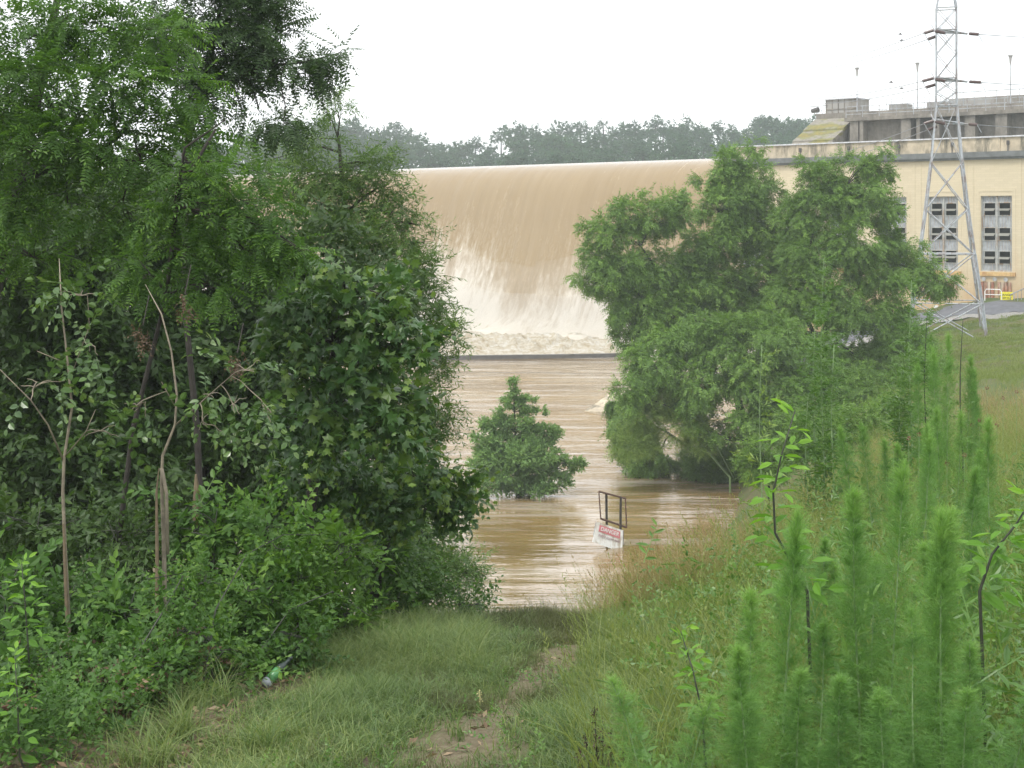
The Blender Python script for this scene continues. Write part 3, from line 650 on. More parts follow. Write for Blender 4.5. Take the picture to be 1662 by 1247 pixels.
# wires
def wire(a, b_, sag, lab):
    o = thing('power_line', a, lab, 'wire', 'power lines strung from the lattice tower'); g = MB(); a = Vector(a); b_ = Vector(b_)
    pts = []
    for i in range(17): t = i / 16; p = a.lerp(b_, t); p.z -= sag * 4 * t * (1 - t); pts.append(p)
    g.tube(pts, .022, 4); g.build('cable', M['wire'], o)
for i, y in enumerate((50, 128, 197)):
    nm = ('highest', 'middle', 'lowest')[i]
    for j, (dx, dz) in enumerate(((0, 0), (0, 6))):
        a = wires[4 * i + j]; wire(a, Vector(W(60, 60, (33, 30, 20.4)[i] - j * .6)), 1.5, '%s pair of thin wires running left from the tower, %s strand' % (nm, ('upper', 'lower')[j]))
    wire(wires[4 * i + 2], P(2300, y - 30, TY + 20), 1.0, '%s thin wire running right from the tower out of the picture' % nm)

# road, gravel strip, sign boards by the powerhouse
def strip(name, ta, tb, oa, ob, lift, mat, label, kind='structure'):
    tt = np.arange(ta, tb, .5); oo = np.arange(oa, ob + .01, .5); v = []
    for o in oo:
        for t in tt: p = W(t, o, 0); p[2] = float(H(p[0], p[1])) + lift; v.append(p)
    n = len(tt); i = (np.arange(len(oo) - 1)[:, None] * n + np.arange(n - 1)[None]).ravel()
    g = MB(); g.raw(np.array(v), np.stack([i, i + 1, i + 1 + n, i + n], 1).ravel(), np.full(len(i), 4)); return tag(g.build(name, M[mat], None, True), label, None, None, kind)
strip('road', -14, 14, -8.5, -3, .09, 'road', 'grey asphalt access road in front of the powerhouse')
strip('gravel_strip', -14, 14, -11, -8.5, .06, 'gravel', 'pale gravel verge along the access road')
def text_mesh(parent, txt, size, loc, rot, mat, name='lettering', ext=.004):
    cu = bpy.data.curves.new('txt', 'FONT'); cu.body = txt; cu.size = size; cu.align_x = 'CENTER'; cu.align_y = 'CENTER'; cu.extrude = ext; cu.offset = size * .012
    o = bpy.data.objects.new('tmp', cu); me = bpy.data.meshes.new_from_object(o); me.materials.clear(); me.materials.append(mat)
    bpy.data.objects.remove(o); k = bpy.data.objects.new(name, me); S.collection.objects.link(k); k.parent = parent; k.location = loc; k.rotation_euler = rot; return k
# yellow danger board
ys_t, ys_z = q(1633.5, 484, -1.0); yp = W(ys_t, -1.0, 0); yz = float(H(yp[0], yp[1]))
an = math.atan2(-BX, BY) ; root = thing('danger_sign', (yp[0], yp[1], yz), 'square yellow danger board standing by the access road', 'sign', None, 0)
ang = math.atan2(-DY, -DX)
fa = R(-12)
axs = [[math.cos(fa), math.sin(fa), 0], [-math.sin(fa), math.cos(fa), 0], [0, 0, 1]]
bz = ys_z
g = MB(); g.box((yp[0], yp[1], bz), (.84, .04, .86), axs); g.build('board', M['yellow'], root)
g = MB()
for s in (-.35, .35): g.box((yp[0] + s * math.cos(fa), yp[1] + s * math.sin(fa) + .05, (bz + yz) / 2 - .1), (.06, .05, bz - yz + .9), axs)
g.build('post', M['galv'], root)
for t_, s_z, dz in (('DANGER', .21, .22), ('KEEP OUT', .15, .0), ('NO ENTRY', .12, -.22)):
    text_mesh(root, t_, s_z, (0 - .03 * -math.sin(fa) * 0, -.026, bz - yz + dz), (R(90), 0, fa), M['black'])
tq_, zq = q(1519, 500, -.6); pw = W(tq_, -.6, 0); zg = float(H(pw[0], pw[1]))
root = thing('notice_board', (pw[0], pw[1], zg), 'small white notice plate on a short stake at the foot of the wall', 'sign')
g = MB(); g.box((pw[0], pw[1], zq), (.28, .03, .38), axs); g.build('plate', M['white'], root); g = MB(); g.box((pw[0], pw[1] + .04, (zg + zq) / 2), (.05, .04, zq - zg + .2), axs); g.build('stake', M['galv'], root)
# hoop railings by the sign
t0, _ = q(1612, 490, -1.2); p = W(t0, -1.2, 0); z = float(H(p[0], p[1]))
root = thing('hoop_barrier', (p[0], p[1], z), 'low white hoop barrier left of the yellow board', 'barrier'); g = MB()
g.tube([W(t0 + .6, -1.2, z - .1), W(t0 + .6, -1.2, z + .55), W(t0 + .5, -1.2, z + .72), W(t0 - .5, -1.2, z + .72), W(t0 - .6, -1.2, z + .55), W(t0 - .6, -1.2, z - .1)], .035, 6); g.tube([W(t0 + .6, -1.2, z + .35), W(t0 - .6, -1.2, z + .35)], .03, 6); g.build('hoop', M['white'], root)
t0, z1 = q(1652, 470, -1.5); p = W(t0, -1.5, 0); z = float(H(p[0], p[1]))
root = thing('stair_rail', (p[0], p[1], z), 'grey slatted stair railing at the right edge beyond the yellow board', 'railing'); g = MB()
for k in range(12):
    tq = t0 + .5 - k * .25; h = .45 + k * .12; g.tube([W(tq, -1.5, z - .1), W(tq, -1.5, z + h)], .025, 5)
g.tube([W(t0 + .5, -1.5, z + .45), W(t0 - 2.3, -1.5, z + 1.8)], .04, 6); g.build('rail', M['galv'], root)

# concrete slab sticking out of the water by the right trees
rp = P(985, 662, 90); rp.z = 0
root = thing('concrete_ramp', rp, 'tilted concrete slab rising out of the river beside the right trees', 'slab')
g = MB(); a = [P(948, 667.6, 90.0), P(1010, 625, 93), P(1040, 640, 91), P(978, 668.4, 88)]
a = [Vector((p.x, p.y, max(p.z, -.05))) for p in a]; v = a + [Vector((p.x, p.y, -.8)) for p in a]
g.faces([tuple(x) for x in v], [(0, 3, 2, 1), (4, 5, 6, 7), (0, 1, 5, 4), (1, 2, 6, 5), (2, 3, 7, 6), (3, 0, 4, 7)]); g.build('slab', M['parapet'], root)

# ------------------------------------------------------------------ flooded danger sign frame
SY = 52.5
root = thing('flooded_sign', P(992, 0, SY).xy.to_3d(), 'leaning rusty sign frame with a half sunken white and red danger board', 'sign')
root.location.z = 0
A, Bp, Cc, Dd = (972, 798, SY - .3), (1015, 809, SY + .3), (1017, 856, SY + .3), (975, 842, SY - .3)
g = MB(); g.tube([P(*A), P(*Bp)], .035, 6); g.tube([P(*A), P(*Dd)], .024, 6); g.tube([P(*Bp), P(*Cc)], .026, 6); g.tube([P(*Dd), P(*Cc)], .04, 6); g.build('frame', M['rust'], root)
for a, b_ in (((984, 801, SY), (985.5, 910, SY)), ((1007.5, 807, SY + .15), (1006.5, 915, SY + .15))):
    g = MB(); pa, pb = np.array(P(*a)), np.array(P(*b_)); g.box((pa + pb) / 2, (.085, .07, np.linalg.norm(pa - pb)), [norm(np.cross(norm(pb - pa), [0, 1, 0])), [0, 1, 0], norm(pb - pa)]); g.build('post', M['bark'], root)
tl, tr, bl, br_ = np.array(P(969, 847, SY - .5)), np.array(P(1011, 861, SY - .05)), np.array(P(962, 880, SY - .6)), np.array(P(1010, 897, SY - .15))
nrm = norm(np.cross(tr - tl, bl - tl)); nrm = nrm if nrm[1] < 0 else -nrm
g = MB(); v = [tl, tr, br_, bl] + [x - nrm * .03 for x in (tl, tr, br_, bl)]
g.faces(v, [(3, 2, 1, 0), (4, 5, 6, 7), (0, 1, 5, 4), (1, 2, 6, 5), (2, 3, 7, 6), (3, 0, 4, 7)]); bd = g.build('board', M['whitepaint'], root)
L = lambda u, v_: (tl * (1 - u) + tr * u) * (1 - v_) + (bl * (1 - u) + br_ * u) * v_ + nrm * .008
g = MB(); v = [L(.12, .10), L(.90, .10), L(.90, .42), L(.12, .42)]; v += [x - nrm * .006 for x in v]
g.faces(v, [(3, 2, 1, 0), (4, 5, 6, 7), (0, 1, 5, 4), (1, 2, 6, 5), (2, 3, 7, 6), (3, 0, 4, 7)]); g.build('red_panel', M['redpaint'], root)
ex = norm(tr - tl); ez = norm((tl - bl) - ex * np.dot(tl - bl, ex)); ey = np.cross(ez, ex)
rotm_ = Matrix(np.stack([ex, ez, -ey], 1).tolist()).to_euler()
text_mesh(root, 'DANGER', .20, Vector(L(.51, .26) + nrm * .01) - root.location, rotm_, M['white'])
text_mesh(root, 'SWIFT FLOW AND', .115, Vector(L(.52, .58) + nrm * .006) - root.location, rotm_, M['greyletter'])
g = MB(); g.tube([P(967.5, 846, SY - .5), P(963, 870, SY - .55)], .012, 5); g.tube([P(1011.5, 861, SY), P(1011.5, 884, SY)], .02, 5); g.build('edge_strip', M['galv'], root)
# ------------------------------------------------------------------ far wooded hills across the lake
def hillz(X, Y):
    return 11.5 + .10 * np.clip(Y - 225, 0, 110) - .06 * np.clip(Y - 350, 0, 200) + 3 * fbm(X, Y, .012, 31)
hv, hf = grid(np.arange(-420, 420, 8), np.arange(215, 700, 8), hillz)
M['hill'] = plain('hill_ground', (.025, .045, .025), .95, var=.3, scale=.3)
g = MB(); g.raw(hv, hf.ravel(), np.full(len(hf), 4)); tag(g.build('hills', M['hill'], None, True), 'low wooded hills beyond the dam', None, None, 'structure')
lv_, lf_ = grid(np.array([-300, 0, 300.]), np.array([152, 190, 232.]), lambda X, Y: X * 0 + 17.9)
lv_[:, 1] += np.where(lv_[:, 1] < 160, -lv_[:, 0] * .84 * 0, 0)
sky_line = [(380, 215), (440, 205), (500, 196), (545, 190), (575, 186), (610, 198), (640, 202), (690, 214), (705, 226), (745, 222), (790, 234), (800, 215), (835, 197), (870, 206), (900, 200), (960, 196), (1010, 204), (1050, 192), (1100, 190), (1150, 198), (1200, 206), (1230, 188), (1270, 186), (1300, 184), (1340, 190), (1420, 196)]
g = MB(); gt = MB()
slx = [a for a, _ in sky_line]; sly = [b for _, b in sky_line]
def rcrown(px, ytop, Y, rpx, dens=1.0, tint=.45):
    r = rpx / FPX * Y; c = np.array(P(px, ytop + rpx * 1.0, Y))
    n = int(190 * dens * (r / 3.5) ** 2); d = norm(rng.normal(0, 1, (n, 3))); d[:, 1] = -np.abs(d[:, 1]) * .9 + .15
    ns = 12; sd = norm(rng.normal(0, 1, (ns, 3))); sub = c + sd * r * .62 * np.array([1, .8, .95]); ix = rng.integers(0, ns, n)
    pos = sub[ix] + norm(rng.normal(0, 1, (n, 3))) * r * .36 * rng.uniform(.5, 1, (n, 1))
    g.inst(T['clump'], pos, norm(pos - sub[ix]) + rng.normal(0, .4, (n, 3)), np.array([0, -.4, 1]) + rng.normal(0, .5, (n, 3)), rng.uniform(.34, .72, n) * (r / 4) ** .4, tint + rng.normal(0, .1, n))
    gt.tube([c - [0, 0, r * 3.2], c - [0, 0, r * .2]], [.35, .12], 5)
for row, (Y, dy) in enumerate(((345, 0), (325, 12), (305, 24), (285, 38), (265, 52), (250, 66))):
    px = 300
    while px < 1460:
        rp = rng.choice([13, 18, 24, 31]) * rng.uniform(.85, 1.15) * (1.05 if row else .95); yt = np.interp(px, slx, sly) + dy * rng.uniform(.8, 1.2) + rng.uniform(-7, 7)
        if yt < 275: rcrown(px, yt, Y + rng.uniform(-8, 8), rp, 1.15, .42 + .14 * rng.normal())
        px += rp * rng.uniform(.95, 1.35)
wr_ = tag(g.build('woodland', M['ridge']), 'hazy wooded ridge of dark green crowns beyond the spillway', None, None, 'stuff')
tag(gt.build('woodland_stems', M['bark']), 'dim trunks within the far ridge wood', None, None, 'stuff')

# ------------------------------------------------------------------ right-hand trees standing in the flood
tree('feathery_tree', 'broad feathery tree with drooping branches leaning left over the river in front of the fall', 'tree',
     [(1215, 735, 70, .34), (1208, 700, 70, .30), (1195, 640, 70, .24), (1150, 540, 69, .18), (1090, 470, 69, .12), (1040, 400, 68, .06)],
     [(1020, 350, 68, 40, 30), (985, 385, 68, 45, 26), (1075, 355, 68, 42, 42), (1090, 325, 69, 28, 20), (1000, 440, 68, 62, 34), (965, 460, 68, 34, 22), (1060, 430, 69, 50, 40),
      (1000, 500, 68, 34, 32), (1015, 545, 68, 30, 30), (1050, 520, 69, 45, 48), (1040, 575, 69, 26, 26), (1110, 460, 70, 45, 52), (1100, 550, 70, 45, 40), (1125, 405, 70, 38, 34), (1085, 500, 69, 50, 40), (1040, 480, 69, 50, 40), (975, 420, 68, 36, 26)],
     'locustfar', 'righttree', size=.85, cov=2.0, droop=.4, tint=.5, trunk_extra=[[(1150, 540, 69, .14), (1060, 500, 68, .1), (1010, 450, 68, .05)]])
tree('feathery_tree', 'tallest feathery tree of the right bank clump, its crown rising over the dam crest', 'tree',
     [(1222, 735, 71, .32), (1235, 690, 71, .28), (1240, 600, 71, .24), (1225, 500, 71, .18), (1205, 380, 71, .12), (1200, 280, 71, .05)],
     [(1200, 262, 71, 26, 22), (1228, 240, 71, 14, 14), (1180, 285, 71, 34, 34), (1215, 305, 71, 42, 40), (1165, 345, 70, 42, 32), (1225, 375, 71, 42, 45), (1180, 400, 70, 48, 40), (1150, 300, 71, 20, 18),
      (1235, 450, 71, 50, 45), (1170, 465, 70, 55, 42), (1215, 530, 70, 60, 48), (1250, 330, 71, 22, 34), (1130, 470, 70, 50, 40), (1260, 500, 70, 50, 50), (1150, 520, 70, 55, 40), (1200, 340, 71, 44, 40), (1262, 400, 71, 30, 40)],
     'locustfar', 'righttree', size=.85, cov=2.0, droop=.4, tint=.52, trunk_extra=[[(1240, 600, 71, .18), (1275, 520, 70, .12), (1250, 440, 70, .06)]])
tree('feathery_tree', 'feathery tree with a twin topped crown hiding the left half of the powerhouse', 'tree',
     [(1290, 745, 68, .34), (1300, 660, 68, .30), (1330, 560, 68, .25), (1372, 455, 68, .18), (1380, 380, 68, .10), (1375, 300, 68, .05)],
     [(1315, 268, 68, 20, 16), (1330, 300, 68, 36, 30), (1390, 272, 68, 36, 20), (1430, 275, 68, 24, 20), (1437, 246, 68, 11, 8), (1405, 320, 68, 48, 40), (1320, 345, 68, 40, 42), (1435, 345, 68, 28, 36), (1370, 395, 67, 60, 45), (1445, 395, 68, 30, 28),
      (1310, 420, 67, 45, 40), (1420, 455, 67, 55, 38), (1480, 440, 68, 40, 28), (1350, 490, 67, 62, 45), (1515, 462, 68, 32, 24), (1500, 430, 68, 30, 18), (1440, 530, 67, 50, 40), (1400, 590, 67, 75, 50), (1300, 480, 67, 46, 44), (1370, 340, 68, 50, 44), (1290, 370, 68, 26, 40), (1470, 400, 68, 26, 26), (1390, 510, 67, 60, 44)],
     'locustfar', 'righttree', size=.85, cov=2.0, droop=.4, tint=.5, trunk_extra=[[(1330, 560, 68, .18), (1290, 480, 67, .12), (1320, 380, 67, .06)], [(1372, 455, 68, .14), (1450, 425, 68, .08), (1510, 450, 68, .04)], [(1330, 590, 67, .15), (1400, 500, 67, .1), (1450, 540, 67, .05)]])
tree('drooping_tree', 'low spreading feathery tree at the water line below the tall crowns', 'tree',
     [(1225, 735, 64, .26), (1215, 705, 64, .24), (1200, 650, 64, .16), (1150, 600, 64, .09)],
     [(1120, 560, 64, 52, 42), (1180, 560, 64, 55, 45), (1250, 560, 64, 60, 50), (1310, 590, 64, 60, 45), (1060, 600, 63, 45, 45), (1130, 630, 63, 60, 42), (1200, 610, 63, 55, 45), (1260, 640, 63, 55, 38), (1340, 640, 63, 60, 40), (1380, 680, 62, 60, 38), (1300, 690, 62, 60, 34), (1450, 650, 62, 45, 45), (1230, 690, 62, 50, 30), (1020, 640, 62, 36, 30), (1160, 690, 63, 45, 24), (1400, 640, 63, 50, 45)],
     'locustfar', 'righttree', size=.85, cov=2.1, droop=.5, tint=.46, trunk_extra=[[(1220, 730, 64, .2), (1245, 670, 64, .14), (1290, 620, 64, .07)], [(1235, 715, 64, .16), (1180, 712, 63, .13), (1150, 700, 63, .06)]])
tree('willow_tree', 'pale yellowish green willow leaning out over the water below the feathery trees', 'tree',
     [(1185, 775, 63, .07), (1150, 735, 63, .06), (1100, 690, 63, .04), (1060, 640, 63, .02)],
     [(1075, 640, 63, 40, 28), (1045, 675, 63, 40, 34), (1100, 690, 63, 42, 28), (1060, 610, 67.5, 32, 22), (1030, 720, 63, 36, 24), (1120, 660, 63, 30, 24), (1130, 725, 63, 30, 14)],
     'pale', 'willow', size=1.25, cov=2.2, droop=-.1, tint=.5, bark='stemgreen', trunk_extra=[[(1185, 775, 63, .04), (1120, 700, 62.5, .03), (1080, 655, 62.5, .015)], [(1190, 775, 63, .04), (1145, 690, 62.5, .025), (1115, 650, 62.5, .01)]])
tree('hanging_branch_tree', 'dark feathery bough hanging down to the water right of the sign frame', 'tree',
     [(1160, 790, 67.5, .16), (1130, 735, 67.5, .12), (1080, 700, 67.5, .08), (1055, 690, 67.5, .05)],
     [(1010, 690, 67.5, 30, 32), (1030, 735, 67.5, 34, 34), (1062, 750, 67, 34, 34), (1070, 785, 67, 18, 18), (1004, 655, 68, 24, 22), (1040, 700, 67.5, 40, 24)],
     'locustfar', 'righttree', size=.85, cov=2.6, droop=1.2, tint=.42)
for k, (px, py, Y, r, lab) in enumerate(((1300, 715, 44, 46, 'leafy shrub on the bank below the low spreading tree'), (1380, 700, 42, 52, 'leafy shrub on the bank behind the tallest horseweed'), (1450, 680, 44, 50, 'leafy shrub on the bank left of the plume stand'), (1240, 750, 46, 34, 'low shrub at the brink of the bank above the brown shallows'), (1165, 752, 66, 46, 'dark flooded shrub between the pale willow and the brown shallows'), (1130, 755, 67, 36, 'small flooded dark green shrub at the water line under the pale willow'), (1180, 745, 67, 34, 'small flooded shrub around the base of the right trees'), (1500, 610, 62, 50, 'rounded shrub at the foot of the far grass bank'), (1470, 560, 66, 46, 'dense shrub right of the twin topped tree'))):
    tree('shrub', lab, 'shrub', [(px + 8, py + 34, Y, .05), (px, py + 10, Y, .03)], [(px - r * .5, py + 8, Y, r * .7, 22), (px + r * .5, py + 5, Y, r * .7, 22), (px, py - 14, Y, r * .75, 22), (px, py + 18, Y, r, 16)], 'small', 'righttree', size=1.6, cov=1.6, tint=.45, group='shrubs along the right bank')

# sycamore bush in the river
tree('sycamore_bush', 'bright green sycamore bush standing alone in the flooded river', 'bush',
     [(845, 805, 62.5, .12), (842, 760, 62.5, .10), (836, 700, 62.5, .06), (834, 640, 62.5, .025)],
     [(834, 630, 62.5, 9, 15), (832, 655, 62.5, 20, 15), (855, 655, 62.5, 14, 12), (820, 682, 62.5, 24, 18), (858, 686, 62.5, 24, 18), (878, 668, 62.5, 9, 8), (790, 690, 62.5, 14, 10), (800, 720, 62.5, 30, 22), (845, 722, 62.3, 36, 24), (886, 712, 62.5, 22, 18), (905, 706, 62.5, 10, 12), (785, 755, 62.3, 28, 24), (825, 765, 62.1, 40, 28), (875, 762, 62.2, 36, 26), (915, 762, 62.3, 24, 16), (930, 755, 62.3, 14, 14), (805, 782, 62.1, 34, 14), (865, 785, 62.1, 40, 12), (800, 792, 61.9, 40, 11), (850, 796, 61.8, 46, 10), (890, 790, 61.9, 34, 10), (840, 740, 62, 60, 30)],
     'syc', 'sycamore', size=.62, cov=2.6, droop=-.2, tint=.5)

# ------------------------------------------------------------------ left-hand trees
tree('locust_tree', 'big locust tree with a thick dark trunk at the left edge and bright feathery fronds', 'tree',
     [(-60, 900, 11.5, .17), (-40, 600, 11.5, .14), (0, 400, 11.5, .11), (40, 250, 11.5, .08), (80, 60, 11.5, .05), (110, -80, 11.5, .03)],
     [(40, 60, 11, 90, 60), (130, 30, 11, 90, 50), (230, 60, 11.3, 80, 50), (70, 150, 10.8, 95, 55), (180, 140, 10.8, 85, 45), (270, 150, 11, 70, 42), (30, 240, 10.6, 80, 45), (130, 230, 10.7, 80, 40), (220, 240, 10.8, 70, 42), (300, 230, 11, 60, 34), (20, 320, 10.8, 70, 45), (110, 330, 11, 80, 45), (200, 350, 11, 75, 45), (-40, 160, 11, 60, 70), (60, 420, 11.2, 80, 45)],
     'locust', 'locust', size=1.0, cov=1.25, droop=.35, tint=.55, yjit=1, trunk_extra=[[(10, 340, 11.5, .07), (60, 280, 11.2, .05), (140, 255, 11, .03), (190, 225, 11, .02)], [(140, 255, 11, .03), (240, 265, 11, .02), (330, 275, 11, .012)]], r0b=.018)
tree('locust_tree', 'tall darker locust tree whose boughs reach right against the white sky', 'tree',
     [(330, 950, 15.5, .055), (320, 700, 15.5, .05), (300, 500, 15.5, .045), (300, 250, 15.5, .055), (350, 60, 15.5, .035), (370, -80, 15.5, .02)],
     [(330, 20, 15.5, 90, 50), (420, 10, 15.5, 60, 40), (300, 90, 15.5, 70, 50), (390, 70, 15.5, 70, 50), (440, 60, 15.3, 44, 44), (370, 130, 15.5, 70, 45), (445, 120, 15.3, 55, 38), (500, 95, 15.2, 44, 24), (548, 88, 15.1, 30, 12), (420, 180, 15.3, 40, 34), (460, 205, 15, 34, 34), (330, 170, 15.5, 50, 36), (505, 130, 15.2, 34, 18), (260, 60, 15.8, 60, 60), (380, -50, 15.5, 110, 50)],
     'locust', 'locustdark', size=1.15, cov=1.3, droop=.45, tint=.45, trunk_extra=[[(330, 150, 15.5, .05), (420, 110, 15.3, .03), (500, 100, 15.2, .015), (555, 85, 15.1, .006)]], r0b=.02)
tree('locust_sapling', 'smaller bright locust arching right below the gap of sky', 'tree',
     [(180, 980, 10.5, .03), (215, 700, 10.5, .026), (270, 480, 10.4, .02), (290, 310, 10.3, .025), (350, 210, 10.2, .012)],
     [(370, 300, 10.2, 55, 28), (420, 340, 10.2, 60, 32), (340, 350, 10.3, 60, 34), (460, 385, 10.1, 50, 26), (400, 410, 10.2, 60, 30), (300, 410, 10.3, 60, 34), (495, 408, 10, 24, 14), (240, 440, 10.4, 60, 34), (340, 460, 10.3, 55, 26), (300, 290, 10.4, 50, 26), (430, 285, 10.4, 40, 14)],
     'locust', 'locust', size=.9, cov=1.5, droop=.3, tint=.55, trunk_extra=[[(285, 330, 10.3, .02), (300, 240, 10.2, .012), (365, 195, 10.1, .006)]], r0b=.012)
tree('narrow_leaved_tree', 'slender leaved tree with airy twigs standing between the maple and the fall', 'tree',
     [(590, 900, 22, .16), (585, 700, 22, .14), (575, 500, 22, .11), (560, 350, 22, .07), (550, 230, 22, .03)],
     [(530, 180, 22, 24, 18), (552, 176, 22, 16, 12), (520, 225, 22, 34, 24), (500, 290, 22, 50, 30), (560, 275, 22, 44, 32), (605, 265, 22, 34, 24), (630, 300, 22, 34, 26), (530, 340, 22, 60, 34), (600, 335, 22, 50, 34), (650, 345, 22, 34, 22), (680, 365, 22, 24, 12), (570, 390, 21.5, 60, 34), (640, 390, 22, 50, 28), (690, 395, 22, 24, 12), (620, 430, 21.5, 60, 30), (680, 440, 21.5, 34, 22), (650, 480, 21.5, 55, 30), (700, 485, 21.5, 34, 20), (710, 560, 21, 38, 26), (740, 545, 21, 26, 12), (680, 540, 21.3, 50, 30), (690, 600, 21, 44, 24), (690, 660, 21, 44, 28), (700, 690, 21, 40, 24), (665, 640, 21, 50, 30), (690, 740, 21, 50, 30), (650, 720, 21, 60, 40), (460, 320, 22.5, 50, 34), (440, 260, 22.5, 34, 24)],
     'willowoak', 'willowoak', size=1.25, cov=1.25, droop=.15, tint=.5, r0b=.03)
tree('maple_tree', 'maple with big dark lobed leaves in the middle of the left thicket', 'tree',
     [(480, 1010, 11.5, .08), (500, 850, 11.5, .07), (520, 700, 11.5, .055), (545, 560, 11.4, .04), (560, 470, 11.3, .02)],
     [(560, 455, 11.2, 60, 38), (620, 480, 11.2, 55, 34), (500, 490, 11.2, 55, 34), (570, 520, 11, 65, 38), (650, 520, 11, 45, 32), (640, 570, 11, 50, 30), (510, 560, 11.1, 55, 34), (590, 590, 10.9, 60, 36), (560, 650, 10.9, 60, 38), (630, 640, 10.9, 55, 30), (500, 620, 11, 50, 34), (600, 700, 10.9, 65, 36), (530, 720, 11, 55, 34), (650, 700, 10.9, 44, 26), (480, 680, 11.1, 45, 30), (690, 580, 11, 30, 22), (470, 540, 11.3, 40, 34)],
     'maple', 'maple', size=.85, cov=1.5, droop=.55, tint=.48, r0b=.02)
tree('maple_tree', 'lower maple whose lobed leaves hang over the river edge below the first maple', 'tree',
     [(600, 1010, 12.2, .06), (620, 900, 12.2, .05), (650, 820, 12.1, .035), (700, 790, 12, .018)],
     [(610, 780, 11.8, 60, 34), (670, 770, 11.9, 55, 30), (720, 790, 11.9, 45, 28), (755, 800, 11.9, 30, 22), (560, 790, 11.8, 55, 34), (650, 830, 11.8, 60, 30), (700, 830, 11.8, 50, 24), (740, 825, 11.9, 26, 16), (500, 780, 11.8, 50, 34), (590, 840, 11.8, 55, 30)],
     'maple', 'maple', size=.75, cov=1.5, droop=.5, tint=.52, r0b=.015)
# shaded wood behind
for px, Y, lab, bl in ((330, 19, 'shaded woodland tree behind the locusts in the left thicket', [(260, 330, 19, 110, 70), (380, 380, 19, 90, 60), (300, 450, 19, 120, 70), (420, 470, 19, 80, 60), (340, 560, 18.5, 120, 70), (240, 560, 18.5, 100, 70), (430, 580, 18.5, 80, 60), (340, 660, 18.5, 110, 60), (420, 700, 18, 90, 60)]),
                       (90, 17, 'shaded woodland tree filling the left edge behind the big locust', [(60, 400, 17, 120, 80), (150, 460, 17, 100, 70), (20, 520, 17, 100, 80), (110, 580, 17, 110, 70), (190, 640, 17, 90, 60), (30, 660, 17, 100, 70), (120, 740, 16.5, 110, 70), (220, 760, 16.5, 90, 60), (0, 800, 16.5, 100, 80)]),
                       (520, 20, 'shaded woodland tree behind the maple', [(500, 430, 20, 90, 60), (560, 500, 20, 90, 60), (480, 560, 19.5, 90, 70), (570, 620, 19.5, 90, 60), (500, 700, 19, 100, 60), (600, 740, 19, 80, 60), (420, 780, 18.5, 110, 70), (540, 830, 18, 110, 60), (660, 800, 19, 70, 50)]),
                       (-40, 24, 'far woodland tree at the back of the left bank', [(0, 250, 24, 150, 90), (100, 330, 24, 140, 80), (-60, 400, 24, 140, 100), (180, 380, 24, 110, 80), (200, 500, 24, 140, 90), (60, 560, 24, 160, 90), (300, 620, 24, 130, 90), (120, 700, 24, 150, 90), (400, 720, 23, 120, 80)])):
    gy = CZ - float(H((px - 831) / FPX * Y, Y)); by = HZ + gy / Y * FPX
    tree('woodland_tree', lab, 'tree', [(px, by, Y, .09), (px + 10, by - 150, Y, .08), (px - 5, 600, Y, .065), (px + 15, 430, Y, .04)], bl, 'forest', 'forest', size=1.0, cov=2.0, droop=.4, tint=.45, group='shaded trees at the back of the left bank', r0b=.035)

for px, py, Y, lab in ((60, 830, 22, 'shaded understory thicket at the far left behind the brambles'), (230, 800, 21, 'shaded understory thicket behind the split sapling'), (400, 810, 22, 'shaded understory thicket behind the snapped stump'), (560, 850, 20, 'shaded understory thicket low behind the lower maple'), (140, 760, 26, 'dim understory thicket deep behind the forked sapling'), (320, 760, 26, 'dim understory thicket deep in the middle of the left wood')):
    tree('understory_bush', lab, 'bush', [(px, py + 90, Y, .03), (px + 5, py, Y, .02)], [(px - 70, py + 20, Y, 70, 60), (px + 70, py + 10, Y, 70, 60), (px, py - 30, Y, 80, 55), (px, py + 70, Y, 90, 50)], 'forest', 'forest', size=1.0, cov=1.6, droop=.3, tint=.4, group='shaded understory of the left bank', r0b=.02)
# ------------------------------------------------------------------ thin saplings with pale trunks
def sapling(label, trunk, extras, blobs, tmpl='glossy', mat='glossy', size=.8, cov=.35, bark='palebark', raw=None):
    trunk = [(p[0], p[1], p[2], p[3] * .8) for p in trunk]; raw = [(p[0] - 3, p[1], p[2] - .01, p[3] * .42) for p in raw]
    r = tree('sapling', label, 'sapling', trunk, blobs, tmpl, mat, bark, size, cov, .25, 'thin pale saplings in the left thicket', .5, trunk_extra=extras, r0b=.008)
    if raw:
        g = MB(); g.tube([P(*p[:3]) for p in raw], [p[3] for p in raw], 7); g.build('split_bark', M['woodraw'], r)
    return r
sapling('thin pale sapling forking above its broken lower trunk, near the left edge', [(112, 1010, 8.6, .022), (106, 900, 8.6, .020), (102, 800, 8.6, .018), (104, 745, 8.6, .016), (117, 660, 8.6, .013), (110, 590, 8.6, .011), (100, 500, 8.6, .009), (96, 420, 8.8, .004)],
        [[(103, 748, 8.6, .010), (78, 690, 8.5, .008), (50, 650, 8.4, .006), (0, 600, 8.3, .004)], [(105, 742, 8.6, .007), (140, 700, 8.5, .005), (155, 665, 8.5, .003)], [(108, 590, 8.6, .005), (60, 570, 8.5, .003)], [(112, 620, 8.6, .004), (145, 530, 8.6, .003), (142, 480, 8.6, .002)]],
        [(150, 560, 8.6, 40, 30), (60, 620, 8.5, 45, 34), (170, 700, 8.6, 45, 28), (130, 480, 8.6, 30, 24)], raw=[(112, 1010, 8.57, .026), (108, 900, 8.57, .024), (106, 850, 8.57, .012)])
